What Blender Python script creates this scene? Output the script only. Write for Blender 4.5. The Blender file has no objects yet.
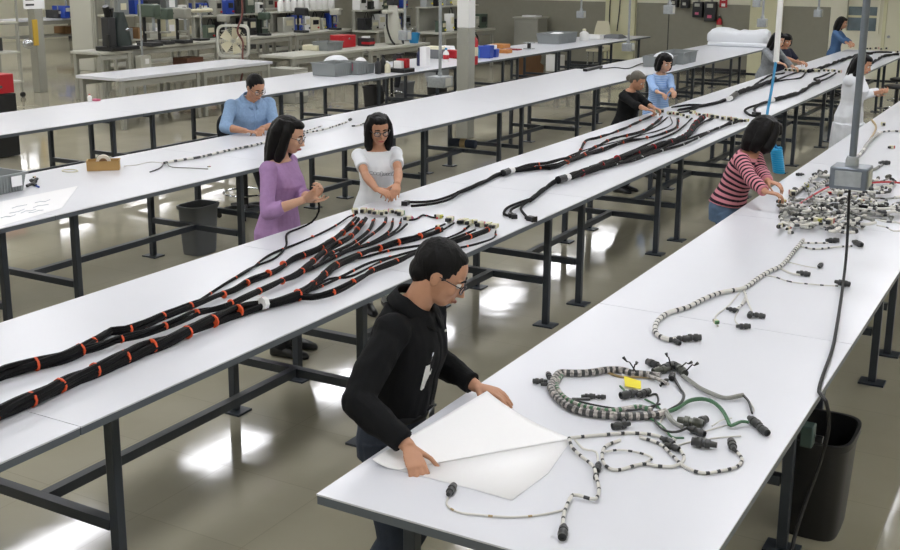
import bpy, math, random
from mathutils import Vector as V, Matrix, noise
RND = random.Random(11)
C = bpy.context.scene.collection
PI = math.pi
sc = bpy.context.scene
sc.view_settings.view_transform = 'Standard'
sc.view_settings.look = 'None'
sc.view_settings.gamma = 1
sc.view_settings.use_curve_mapping = False
sc.view_settings.exposure = 0.0

# ------------------------------------------------------------------ camera
CAM_H = 2.52
FPX, PCX, PCY = 1116.46, 450.0, 224.4
YAW, PITCH, ROLL = .51186, .22906, -.00724
def cam_axes():
    cy, sy, cp, sp = math.cos(YAW), math.sin(YAW), math.cos(PITCH), math.sin(PITCH)
    f = V((-sy*cp, cy*cp, -sp)); r = V((cy, sy, 0)); d = f.cross(r)
    cr, sr = math.cos(ROLL), math.sin(ROLL)
    return cr*r + sr*d, -sr*r + cr*d, f
AX, AD, AF = cam_axes()
def ray(px, py):
    return AX*((px-PCX)/FPX) + AD*((py-PCY)/FPX) + AF
def at(px, py, z=0.9):
    r = ray(px, py); t = (z-CAM_H)/r.z
    return V((r.x*t, r.y*t, z))
def atx(px, py, x):
    r = ray(px, py); t = x/r.x
    return V((x, r.y*t, CAM_H+r.z*t))
def aty(px, py, y):
    r = ray(px, py); t = y/r.y
    return V((r.x*t, y, CAM_H+r.z*t))
cd = bpy.data.cameras.new('camera'); cam = bpy.data.objects.new('camera', cd); C.objects.link(cam)
cd.sensor_width = 36; cd.lens = FPX/900*36; cd.clip_end = 200
cd.shift_x = 0; cd.shift_y = -(275-PCY)/900
m = Matrix((AX, -AD, -AF)).transposed().to_4x4(); m.translation = V((0, 0, CAM_H)); cam.matrix_world = m
sc.camera = cam

# ------------------------------------------------------------------ materials
def lin(c):
    return tuple((x/12.92 if x <= .04045 else ((x+.055)/1.055)**2.4) for x in c)
def hexc(h):
    return lin([int(h[i:i+2], 16)/255 for i in (0, 2, 4)])
MATS = {}
def mat(name, h, rough=.5, metal=0., var=0., vs=8., bump=0., bs=60., spec=.5, alpha=1., trans=0., stretch=None, coat=0.):
    if name in MATS: return MATS[name]
    m = bpy.data.materials.new(name); m.use_nodes = True; MATS[name] = m
    nt = m.node_tree; b = nt.nodes['Principled BSDF']
    col = hexc(h)
    b.inputs['Base Color'].default_value = (*col, 1); b.inputs['Roughness'].default_value = rough
    b.inputs['Metallic'].default_value = metal; b.inputs['Specular IOR Level'].default_value = spec
    b.inputs['Alpha'].default_value = alpha; b.inputs['Transmission Weight'].default_value = trans
    b.inputs['Coat Weight'].default_value = coat
    tc = nt.nodes.new('ShaderNodeTexCoord'); src = tc.outputs['Object']
    if stretch:
        mp = nt.nodes.new('ShaderNodeMapping'); mp.inputs['Scale'].default_value = stretch
        nt.links.new(src, mp.inputs['Vector']); src = mp.outputs['Vector']
    if var:
        n = nt.nodes.new('ShaderNodeTexNoise'); n.inputs['Scale'].default_value = vs; n.inputs['Detail'].default_value = 4
        nt.links.new(src, n.inputs['Vector'])
        r = nt.nodes.new('ShaderNodeValToRGB')
        r.color_ramp.elements[0].color = (*[max(0, c*(1-var)) for c in col], 1)
        r.color_ramp.elements[1].color = (*[min(1, c*(1+var)) for c in col], 1)
        r.color_ramp.elements[0].position = .3; r.color_ramp.elements[1].position = .7
        nt.links.new(n.outputs['Fac'], r.inputs['Fac']); nt.links.new(r.outputs['Color'], b.inputs['Base Color'])
    if bump:
        n = nt.nodes.new('ShaderNodeTexNoise'); n.inputs['Scale'].default_value = bs; n.inputs['Detail'].default_value = 3
        nt.links.new(src, n.inputs['Vector'])
        bp = nt.nodes.new('ShaderNodeBump'); bp.inputs['Strength'].default_value = bump; bp.inputs['Distance'].default_value = .01
        nt.links.new(n.outputs['Fac'], bp.inputs['Height']); nt.links.new(bp.outputs['Normal'], b.inputs['Normal'])
    return m
def emit(name, h, s):
    m = bpy.data.materials.new(name); m.use_nodes = True
    b = m.node_tree.nodes['Principled BSDF']
    b.inputs['Base Color'].default_value = (.9, .9, .9, 1)
    b.inputs['Emission Color'].default_value = (*hexc(h), 1); b.inputs['Emission Strength'].default_value = s
    return m
def stripes(name, ha, hb, scale, duty=.5, axis='Z', rough=.85, soft=.04, distort=0.):
    m = bpy.data.materials.new(name); m.use_nodes = True; nt = m.node_tree; b = nt.nodes['Principled BSDF']
    b.inputs['Roughness'].default_value = rough; b.inputs['Specular IOR Level'].default_value = .2
    at_ = nt.nodes.new('ShaderNodeAttribute'); at_.attribute_name = 'along'
    mu = nt.nodes.new('ShaderNodeMath'); mu.operation = 'MULTIPLY'; mu.inputs[1].default_value = scale
    nt.links.new(at_.outputs['Fac'], mu.inputs[0])
    fr = nt.nodes.new('ShaderNodeMath'); fr.operation = 'FRACT'; nt.links.new(mu.outputs[0], fr.inputs[0])
    r = nt.nodes.new('ShaderNodeValToRGB'); e = r.color_ramp.elements
    e[0].position = duty-soft; e[0].color = (*hexc(ha), 1); e[1].position = duty+soft; e[1].color = (*hexc(hb), 1)
    nt.links.new(fr.outputs[0], r.inputs['Fac']); nt.links.new(r.outputs['Color'], b.inputs['Base Color'])
    return m

# ------------------------------------------------------------------ mesh builder
class MB:
    def __init__(s): s.v = []; s.f = []; s.m = []
    def add(s, vs, fs, mi=0):
        o = len(s.v); s.v += [V(p) for p in vs]
        for f in fs: s.f.append([i+o for i in f]); s.m.append(mi)
        return s
    def box(s, c, d, rz=0, mi=0, top=1., M=None):
        x, y, z = d[0]/2, d[1]/2, d[2]/2; cs, sn = math.cos(rz), math.sin(rz); vs = []
        for k in (-1, 1):
            t = top if k > 0 else 1
            for (a, b) in ((-1, -1), (1, -1), (1, 1), (-1, 1)):
                p = V((a*x*t, b*y*t, k*z))
                if M is not None: p = M @ p
                else: p = V((p.x*cs-p.y*sn, p.x*sn+p.y*cs, p.z))
                vs.append(p+V(c))
        return s.add(vs, [(3, 2, 1, 0), (4, 5, 6, 7), (0, 1, 5, 4), (1, 2, 6, 5), (2, 3, 7, 6), (3, 0, 4, 7)], mi)
    def loft(s, rings, mi=0, cap=True, closed=False):
        n = len(rings[0]); vs = [p for r in rings for p in r]; fs = []
        k = len(rings)
        for i in range(k if closed else k-1):
            j = (i+1) % k
            for a in range(n):
                b = (a+1) % n; fs.append((i*n+a, i*n+b, j*n+b, j*n+a))
        if cap and not closed:
            fs.append(tuple(range(n-1, -1, -1))); fs.append(tuple((k-1)*n+a for a in range(n)))
        return s.add(vs, fs, mi)
    def tube(s, path, r, n=8, mi=0, closed=False, flat=1.):
        P = [V(p) for p in path]; k = len(P); rings = []
        rad = r if isinstance(r, (list, tuple)) else [r]*k
        up = None
        for i in range(k):
            a = P[(i-1) % k] if (closed or i > 0) else P[0]; b = P[(i+1) % k] if (closed or i < k-1) else P[-1]
            t = (b-a)
            if t.length < 1e-9: t = V((0, 0, 1))
            t.normalize()
            if up is None:
                up = V((0, 0, 1)) if abs(t.z) < .9 else V((1, 0, 0))
            x = t.cross(up)
            if x.length < 1e-6: x = t.cross(V((1, .3, 0)))
            x.normalize(); y = x.cross(t); up = y
            rings.append([P[i]+x*(rad[i]*math.cos(2*PI*q/n))+y*(rad[i]*flat*math.sin(2*PI*q/n)) for q in range(n)])
        return s.loft(rings, mi, True, closed)
    def cyl(s, p0, p1, r0, r1=None, n=14, mi=0):
        return s.tube([p0, p1], [r0, r0 if r1 is None else r1], n, mi)
    def ell(s, c, r, M=None, nu=16, nv=10, mi=0):
        vs = []; fs = []; c = V(c)
        for j in range(1, nv):
            th = PI*j/nv
            for i in range(nu):
                ph = 2*PI*i/nu
                p = V((r[0]*math.sin(th)*math.cos(ph), r[1]*math.sin(th)*math.sin(ph), r[2]*math.cos(th)))
                vs.append(c+(M @ p if M is not None else p))
        tp = len(vs); p = V((0, 0, r[2])); q = V((0, 0, -r[2]))
        vs.append(c+(M @ p if M is not None else p)); vs.append(c+(M @ q if M is not None else q))
        for j in range(nv-2):
            for i in range(nu):
                k = (i+1) % nu; fs.append((j*nu+i, (j+1)*nu+i, (j+1)*nu+k, j*nu+k))
        for i in range(nu):
            k = (i+1) % nu; fs.append((tp, i, k)); fs.append((tp+1, (nv-2)*nu+k, (nv-2)*nu+i))
        return s.add(vs, fs, mi)
    def lathe(s, prof, c=(0, 0, 0), n=24, mi=0, M=None):
        rings = []; c = V(c)
        for r, z in prof:
            rr = []
            for i in range(n):
                p = V((r*math.cos(2*PI*i/n), r*math.sin(2*PI*i/n), z))
                rr.append(c+(M @ p if M is not None else p))
            rings.append(rr)
        return s.loft(rings, mi)
    def tray(s, c, d, t, taper=.92, rz=0, mi=0, rim=.012):
        # open-topped box with wall thickness; c = centre of the base, taper = base/top ratio
        w, l, h = d; cs, sn = math.cos(rz), math.sin(rz)
        def ring(a, b, z): return [V((x*cs-y*sn, x*sn+y*cs, z))+V(c) for x, y in ((-a, -b), (a, -b), (a, b), (-a, b))]
        W, Lh = w/2, l/2
        rings = [ring(W*taper, Lh*taper, 0), ring(W, Lh, h-rim), ring(W+rim, Lh+rim, h-rim), ring(W+rim, Lh+rim, h),
                 ring(W-t, Lh-t, h), ring(W*taper-t, Lh*taper-t, t)]
        return s.loft(rings, mi)
    def build(s, name, mats, parent=None, smooth=True, bevel=0., attr=None, loc=None):
        if parent is not None: o0 = wloc(parent)
        elif loc is not None: o0 = V(loc)
        else:
            xs = [p.x for p in s.v]; ys = [p.y for p in s.v]; zs = [p.z for p in s.v]
            o0 = V(((min(xs)+max(xs))/2, (min(ys)+max(ys))/2, min(zs)))
        me = bpy.data.meshes.new(name); me.from_pydata([tuple(p-o0) for p in s.v], [], s.f)
        for mm in (mats if isinstance(mats, (list, tuple)) else [mats]): me.materials.append(mm)
        me.polygons.foreach_set('material_index', s.m)
        me.polygons.foreach_set('use_smooth', [smooth]*len(s.f))
        me.update()
        if smooth: me.set_sharp_from_angle(angle=math.radians(42))
        o = bpy.data.objects.new(name, me); C.objects.link(o)
        if parent is not None: o.parent = parent
        else: o.location = o0
        if bevel:
            b = o.modifiers.new('bevel', 'BEVEL'); b.width = bevel; b.segments = 2; b.limit_method = 'ANGLE'
        return o
def wloc(o):
    r = V((0, 0, 0))
    while o is not None: r = r+o.location; o = o.parent
    return r
def tag(o, label, cat, group=None, kind=None):
    if label: o['label'] = label
    if cat: o['category'] = cat
    if group: o['group'] = group
    if kind: o['kind'] = kind
    return o
def thing(name, label, cat, loc=(0, 0, 0), group=None):
    o = bpy.data.objects.new(name, None); C.objects.link(o); o.location = loc; o.empty_display_size = .1
    return tag(o, label, cat, group)
def struct(name, mb, m, bevel=0, smooth=False):
    o = mb.build(name, m, smooth=smooth, bevel=bevel); o['kind'] = 'structure'; return o
def copy_tree(o, parent=None):
    c = o.copy(); C.objects.link(c)
    if parent is not None: c.parent = parent
    for ch in list(o.children): copy_tree(ch, c)
    return c
def dup(o, loc, rz=0, label=None, group=None):
    c = copy_tree(o); c.location = loc; c.rotation_euler = (0, 0, rz)
    if label: c['label'] = label
    if group: c['group'] = group
    return c
def spline(pts, step=.02):
    P = [V(p) for p in pts]
    if len(P) < 3:
        out = []; n = max(1, int((P[1]-P[0]).length/step))
        return [P[0].lerp(P[1], i/n) for i in range(n+1)]
    P = [P[0]*2-P[1]]+P+[P[-1]*2-P[-2]]; out = []
    for i in range(1, len(P)-2):
        a, b, c, d = P[i-1:i+3]; n = max(2, int((c-b).length/step))
        for k in range(n):
            t = k/n
            out.append(.5*((2*b)+(c-a)*t+(2*a-5*b+4*c-d)*t*t+(3*b-a-3*c+d)*t**3))
    out.append(P[-2]); return out
def frame_of(t):
    t = V(t).normalized(); x = t.cross(V((0, 0, 1)))
    if x.length < 1e-4: x = V((1, 0, 0))
    x.normalize(); y = x.cross(t)
    return x, y, t
def mat3(x, y, z): return Matrix((x, y, z)).transposed()
LAMP_STRENGTH = 13.0
# ------------------------------------------------------------------ setting
def floor_mat():
    m = bpy.data.materials.new('polished_floor'); m.use_nodes = True; nt = m.node_tree; b = nt.nodes['Principled BSDF']
    tc = nt.nodes.new('ShaderNodeTexCoord')
    n = nt.nodes.new('ShaderNodeTexNoise'); n.inputs['Scale'].default_value = .9; n.inputs['Detail'].default_value = 6
    nt.links.new(tc.outputs['Object'], n.inputs['Vector'])
    r = nt.nodes.new('ShaderNodeValToRGB'); e = r.color_ramp.elements
    e[0].position = .3; e[0].color = (*hexc('a29d89'), 1); e[1].position = .72; e[1].color = (*hexc('b3ae9b'), 1)
    nt.links.new(n.outputs['Fac'], r.inputs['Fac'])
    br = nt.nodes.new('ShaderNodeTexBrick'); br.offset = 0; br.inputs['Scale'].default_value = 1
    br.inputs['Brick Width'].default_value = .61; br.inputs['Row Height'].default_value = .61
    br.inputs['Mortar Size'].default_value = .003; br.inputs['Mortar Smooth'].default_value = .2
    nt.links.new(tc.outputs['Object'], br.inputs['Vector'])
    br.inputs['Color1'].default_value = (1, 1, 1, 1); br.inputs['Color2'].default_value = (.95, .95, .95, 1); br.inputs['Mortar'].default_value = (.82, .82, .82, 1)
    mx = nt.nodes.new('ShaderNodeMix'); mx.data_type = 'RGBA'; mx.blend_type = 'MULTIPLY'; mx.inputs[0].default_value = .8
    nt.links.new(r.outputs['Color'], mx.inputs[6]); nt.links.new(br.outputs['Color'], mx.inputs[7])
    nt.links.new(mx.outputs[2], b.inputs['Base Color'])
    n2 = nt.nodes.new('ShaderNodeTexNoise'); n2.inputs['Scale'].default_value = 3.; n2.inputs['Detail'].default_value = 3
    nt.links.new(tc.outputs['Object'], n2.inputs['Vector'])
    mr = nt.nodes.new('ShaderNodeMapRange'); mr.inputs['To Min'].default_value = .04; mr.inputs['To Max'].default_value = .11
    nt.links.new(n2.outputs['Fac'], mr.inputs['Value']); nt.links.new(mr.outputs['Result'], b.inputs['Roughness'])
    n3 = nt.nodes.new('ShaderNodeTexNoise'); n3.inputs['Scale'].default_value = 3.5; n3.inputs['Detail'].default_value = 2
    nt.links.new(tc.outputs['Object'], n3.inputs['Vector'])
    bp = nt.nodes.new('ShaderNodeBump'); bp.inputs['Strength'].default_value = .04; bp.inputs['Distance'].default_value = .02
    nt.links.new(n3.outputs['Fac'], bp.inputs['Height']); nt.links.new(bp.outputs['Normal'], b.inputs['Normal'])
    b.inputs['Specular IOR Level'].default_value = .55
    return m
M_FLOOR = floor_mat()
M_WALL = mat('wall_cream', 'e4e2cf', .7, var=.02)
M_WAIN = mat('wainscot_olive_grey', '8d8b7d', .6, var=.03)
M_PILAR = mat('pilaster_pale_yellow', 'd6d4b2', .6)
M_CEIL = mat('ceiling_white', 'dedcd2', .8)
M_GREY = mat('grey_paint', '9a9a90', .5, var=.03)
M_LGREY = mat('light_grey_paint', 'b9b9ae', .45)
M_TOP = mat('white_laminate', 'd6d8de', .28, var=.008, vs=3, spec=.4)
M_EDGE = mat('table_edge_band', '5d646b', .45)
M_LEG = mat('dark_steel_tube', '3b4149', .38, metal=.15)
M_BLACK = mat('black_plastic', '17181a', .4)
M_DK = mat('charcoal', '2c2d2f', .55)
M_RUB = mat('black_rubber', '101011', .6)
M_STEEL = mat('galvanised_steel', 'a4a9ac', .4, metal=.6, var=.1, vs=30)
M_CHROME = mat('chrome', 'c9ccd0', .15, metal=1)
M_WHITE = mat('white_plastic', 'e8e8e6', .4)
M_PAPER = mat('paper', 'f2f2f3', .7)
M_RED = mat('red_paint', 'b3202a', .35)
M_BLUE = mat('blue_plastic', '2a49a8', .4)
M_LBLUE = mat('light_blue_plastic', '2c83b8', .35)
M_TOTE = mat('grey_tote_plastic', '878c8c', .55)
M_BROWN = mat('cardboard', '8b6a46', .8, var=.06)
M_ORNG = mat('orange_tie', 'e2572b', .5)
M_YEL = mat('yellow_plastic', 'e5d62f', .5)
M_CREAM = mat('cream_plastic', 'd8d3b8', .5)
M_GREEN = mat('machine_green', '4c5a4e', .4)
M_WIRE = mat('black_loom', '08080a', .65, spec=.2, bump=.3, bs=300)

XW, XE, YS, YN, ZC = -30., 4.5, -3.0, 27.0, 3.6
struct('floor', MB().box(((XW+XE)/2, (YS+YN)/2, -.05), (XE-XW+.4, YN-YS+.4, .1)), M_FLOOR)
struct('ceiling', MB().box(((XW+XE)/2, (YS+YN)/2, ZC+.05), (XE-XW+.4, YN-YS+.4, .1)), M_CEIL)
struct('wall_left', MB().box((XW-.1, (YS+YN)/2, ZC/2), (.2, YN-YS, ZC)), M_WALL)
struct('wall_right', MB().box((XE+.1, (YS+YN)/2, ZC/2), (.2, YN-YS, ZC)), M_WALL)
struct('wall_front', MB().box(((XW+XE)/2, YS-.1, ZC/2), (XE-XW+.4, .2, ZC)), M_WALL)
# back wall with a window opening
wx0, wx1, wz0 = aty(846, 30, YN).x, aty(876, 30, YN).x, aty(860, 31, YN).z
wz1 = wz0+1.25
w = MB()
w.box(((XW+wx0)/2, YN+.1, ZC/2), (wx0-XW, .2, ZC)); w.box(((XE+wx1)/2, YN+.1, ZC/2), (XE-wx1, .2, ZC))
w.box(((wx0+wx1)/2, YN+.1, wz0/2), (wx1-wx0, .2, wz0)); w.box(((wx0+wx1)/2, YN+.1, (wz1+ZC)/2), (wx1-wx0, .2, ZC-wz1))
struct('wall_back', w, M_WALL)
wf = MB(); t = .06
wf.box(((wx0+wx1)/2, YN-.01, wz0-t/2), (wx1-wx0+2*t, .1, t)); wf.box(((wx0+wx1)/2, YN-.01, wz1+t/2), (wx1-wx0+2*t, .1, t))
for x in (wx0-t/2, wx1+t/2): wf.box((x, YN-.01, (wz0+wz1)/2), (t, .1, wz1-wz0))
wo = struct('window_1', wf, M_WALL)
pn = MB().box(((wx0+wx1)/2, YN+.12, (wz0+wz1)/2), (wx1-wx0, .01, wz1-wz0)).build('pane', mat('dim_glass', '6f8088', .08, var=.25, vs=2.5, spec=.8), wo, smooth=False)
MB().box(((wx0+wx1)/2, YN+.1, wz0+.32), (wx1-wx0, .03, .05)).build('mullion', M_PILAR, wo)
MB().box(((wx0+wx1)/2, YN+.1, wz0+.62), (wx1-wx0, .03, .16)).build('blind', M_WALL, wo)
# olive wainscot panels between pale pilasters
pz = 1.62
k = 1
pan = [(-30., aty(606, 20, YN).x), (aty(637, 20, YN).x, aty(750, 20, YN).x), (aty(783, 20, YN).x, aty(830, 20, YN).x)]
for a, b in pan:
    struct('trim_%d' % k, MB().box(((a+b)/2, YN-.012, pz/2), (b-a, .024, pz)), M_WAIN); k += 1
for a, b in ((pan[0][1], pan[1][0]), (pan[1][1], pan[2][0])):
    struct('trim_%d' % k, MB().box(((a+b)/2, YN-.06, ZC/2), (b-a-.04, .12, ZC-.01)), M_PILAR); k += 1
dx0, dx1 = aty(885, 40, YN).x, aty(885, 40, YN).x+1.0
d = struct('door_1', MB().box(((dx0+dx1)/2, YN-.03, 1.06), (dx1-dx0, .06, 2.1)), mat('door_ivory', 'd9d7bf', .5), bevel=.005)
for x in (dx0-.04, dx1+.04): MB().box((x, YN-.035, 1.08), (.07, .07, 2.14)).build('door_frame', M_PILAR, d)
MB().cyl((dx0+.08, YN-.12, 1.0), (dx0+.08, YN-.06, 1.0), .03).build('door_handle', M_STEEL, d)
struct('baseboard_back', MB().box(((XW+pan[2][1])/2, YN-.035, .05), (pan[2][1]-XW, .022, .1)), M_DK)

# ceiling troffers
LAMP = emit('lamp_diffuser', 'fafaff', LAMP_STRENGTH)
lx = [1.9, -1.6, -5.2, -9.0, -12.8, -16.6, -20.4, -24.2, -28.0]
ly = [-.4, 2.2, 4.8, 7.5, 10.2, 12.8, 15.4, 18.0, 20.6, 23.1]
proto = None
for x in lx:
    for y in ly:
        if proto is None:
            proto = thing('ceiling_light', 'white recessed fluorescent troffer in the ceiling above the work floor', 'ceiling light', (0, 0, 0), 'ceiling troffers')
            fr = MB()
            for sx in (-1, 1): fr.box((sx*.31, 0, -.012), (.03, 1.25, .024))
            for sy in (-1, 1): fr.box((0, sy*.61, -.012), (.59, .03, .024))
            fr.build('frame', M_WHITE, proto)
            MB().box((0, 0, -.008), (.588, 1.188, .012)).build('diffuser', LAMP, proto, smooth=False)
            proto.location = (x, y, ZC)
        else: dup(proto, (x, y, ZC))

# ------------------------------------------------------------------ work tables
P = 2.35; Y0 = 2.6
def make_table(w, l, name='work_table', z=.9, inset=.17, legoff=.3):
    r = thing(name, '', 'table'); t = .035
    tp = MB(); tp.box((0, 0, z-t/2-.002), (w-.004, l-.006, t-.004), mi=1); tp.box((0, 0, z-.003), (w, l-.004, .006), mi=0)
    tp.build('tabletop', [M_TOP, M_EDGE], r, smooth=False)
    xs = w/2-inset; ys = l/2-legoff; zt = z-t-.002
    for sx in (-1, 1):
        for sy in (-1, 1):
            lg = MB().box((sx*xs, sy*ys, (zt+.012)/2), (.045, .045, zt-.014)).build('leg', M_LEG, r, bevel=.004)
            MB().box((sx*xs, sy*ys, .006), (.15, .12, .012)).build('foot_plate', M_LEG, lg)
    for sy in (-1, 1):
        MB().box((0, sy*ys, .33), (2*xs-.056, .045, .045)).build('crossbar', M_LEG, r)
        MB().box((0, sy*ys, zt-.03), (2*xs-.056, .04, .05)).build('top_rail', M_LEG, r)
    MB().box((0, 0, .33), (.045, 2*ys-.046, .045)).build('stretcher', M_LEG, r)
    return r
ORD = ['first', 'second', 'third', 'fourth', 'fifth', 'sixth', 'seventh', 'eighth', 'ninth', 'tenth', 'eleventh', 'twelfth']
def row(x0, x1, ks, desc, group, yo=0., nm='work_table'):
    src = make_table(x1-x0, P, nm)
    first = True
    for i, k in enumerate(ks):
        y = Y0+yo+P*(k+.5)
        lab = 'white-topped work table, %s from the near end of %s' % (ORD[i], desc)
        if first: src.location = ((x0+x1)/2, y, 0); src['label'] = lab; src['group'] = group; o = src; first = False
        else: o = dup(src, ((x0+x1)/2, y, 0), 0, lab, group)
        o['category'] = 'table'
CX0, CX1 = -4.196, -2.97
DX0, DX1 = -1.935, -.742
row(CX0, CX1, range(-1, 9), 'the black harness row', 'tables of the black harness row')
row(DX0, DX1, range(0, 7), 'the white harness row', 'tables of the white harness row')
row(-7.09, -5.745, range(0, 6), "the seated man's row", 'tables of the row with the seated man')
row(-6.98, -5.62, range(6, 9), 'the cloth roll stretch', 'far tables of the row with the cloth roll')
row(-10.25, -8.93, range(0, 10), 'the grey tote row', 'tables of the tote row', -.65)
# ------------------------------------------------------------------ people
def solid(mb, name, mats, parent, voxel, smooth=2, fold=0., ffreq=(9, 9, 4), colorfn=None, along=None):
    """one continuous skin from overlapping closed volumes"""
    me = bpy.data.meshes.new('tmp'); me.from_pydata([tuple(p) for p in mb.v], [], mb.f)
    ob = bpy.data.objects.new('tmp', me); C.objects.link(ob)
    rm = ob.modifiers.new('r', 'REMESH'); rm.mode = 'VOXEL'; rm.voxel_size = voxel; rm.use_smooth_shade = True
    if smooth:
        s = ob.modifiers.new('s', 'SMOOTH'); s.iterations = smooth; s.factor = .5
    dg = bpy.context.evaluated_depsgraph_get(); dg.update()
    nm = bpy.data.meshes.new_from_object(ob.evaluated_get(dg)); nm.name = name
    bpy.data.objects.remove(ob); bpy.data.meshes.remove(me)
    if fold:
        ns = [v.normal.copy() for v in nm.vertices]
        for v, n in zip(nm.vertices, ns):
            q = V((v.co.x*ffreq[0], v.co.y*ffreq[1], v.co.z*ffreq[2]))
            v.co += n*(fold*(noise.noise(q)+.5*noise.noise(q*2.3)))
    if along is not None:
        a = nm.attributes.new('along', 'FLOAT', 'POINT')
        a.data.foreach_set('value', [along(v.co) for v in nm.vertices])
    o0 = wloc(parent)
    for v in nm.vertices: v.co -= o0
    nm.materials.clear()
    for m_ in (mats if isinstance(mats, (list, tuple)) else [mats]): nm.materials.append(m_)
    if colorfn:
        for p in nm.polygons: p.material_index = colorfn(p.center+o0)
    nm.polygons.foreach_set('use_smooth', [True]*len(nm.polygons)); nm.update()
    o = bpy.data.objects.new(name, nm); C.objects.link(o); o.parent = parent
    return o
def ik(a, b, l1, l2, pole):
    d = b-a; L = d.length
    if L > (l1+l2)*.995: b = a+d*((l1+l2)*.995/L); d = b-a; L = d.length
    c = (l1*l1-l2*l2+L*L)/(2*L); h = math.sqrt(max(0, l1*l1-c*c)); u = d/L
    p = V(pole)-u*V(pole).dot(u)
    if p.length < 1e-5: p = V((0, 0, 1))
    return a+u*c+p.normalized()*h, b
def seg(a, b, r0, r1, n=8, bulge=0.):
    pts = []; rs = []
    for i in range(n+1):
        t = i/n; pts.append(a.lerp(b, t)); rs.append(r0+(r1-r0)*t+bulge*math.sin(PI*min(1, t*1.25))*(1-t*.3))
    return pts, rs
def make_hand(mb, w, d, n, thumb, H, curl, tcurl=.5, spread=.1):
    """w wrist, d towards the knuckles, n out of the palm, thumb = side vector"""
    d = d.normalized(); n = (n-d*n.dot(d)).normalized(); t = d.cross(n)
    if t.dot(thumb) < 0: t = -t
    hl = .108*H; pl = hl*.52
    rings = []
    for s, a, b in ((-.06, .020, .015), (.12, .025, .015), (.5, .036, .014), (.85, .040, .0125), (1.0, .037, .0105), (1.05, .030, .007)):
        c = w+d*(pl*s)
        rings.append([c+t*(a*H/1.7*math.cos(2*PI*q/14))+n*(b*H/1.7*math.sin(2*PI*q/14)) for q in range(14)])
    mb.loft(rings)
    for k, (off, ln, rr) in enumerate(((.029, .46, .0088), (.0098, .51, .0092), (-.0095, .475, .0088), (-.0275, .38, .0078))):
        p = w+d*(pl*(.93 if k < 3 else .86))+t*(off*H/1.7); q = (d+t*(spread*(1.2-k*.8))).normalized()
        L = hl*ln; pts = [w+d*(pl*.5)+t*(off*.7*H/1.7), p]; rs = [rr*H/1.7, rr*1.05*H/1.7]
        cu = curl*(1+.12*k); ang = 0
        for j, (fr, ca) in enumerate(((.42, .75), (.32, 1.0), (.26, .8))):
            ang += cu*ca; e = q*math.cos(ang)+n*math.sin(ang); p = p+e*(L*fr); pts.append(p); rs.append(rr*(1-.09*(j+1))*H/1.7)
        pts.append(p+e*.004); rs.append(rr*.45*H/1.7)
        mb.tube(pts, rs, 8)
    p = w+d*(pl*.18)+t*(.020*H/1.7); pts = [w+d*(pl*.1), p]; rs = [.011*H/1.7, .0135*H/1.7]
    for fr, a in ((.36, .9), (.30, .55), (.24, .25)):
        e = (d*math.cos(a)+t*math.sin(a)+n*tcurl*(1.1-a*.6)).normalized(); p = p+e*(hl*fr); pts.append(p); rs.append((.0115-.0012*len(rs))*H/1.7)
    mb.tube(pts, rs, 8)
SKIN = {k: mat('skin_'+k, h, .5, var=.05, vs=18, spec=.35) for k, h in dict(tan='b98a6e', light='c99d82', mid='bd8c6f').items()}
M_HAIR = mat('black_hair', '080606', .5, var=.3, vs=10, bump=.2, bs=90, stretch=(1, 1, .12), spec=.2)
M_GHAIR = mat('greying_hair', '5b564c', .5, var=.35, vs=14, bump=.5, bs=90, stretch=(1, 1, .2))
M_MHAIR = mat('dark_greying_hair', '0f0e0e', .6, var=.5, vs=30, spec=.2, bump=.3, bs=120, stretch=(1, 1, .3))
M_EYE = mat('eye_white', 'd8d4cc', .25); M_IRIS = mat('dark_iris', '1a100c', .2)
M_LIP = {k: mat('lips_'+k, h, .5) for k, h in dict(m='96604f', f='a8504c').items()}
M_LENS = mat('spectacle_lens', 'dfe6ea', .05, alpha=.22, spec=.8)
M_FRAME = mat('spectacle_frame', '3a3a3e', .3, metal=.6)

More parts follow.
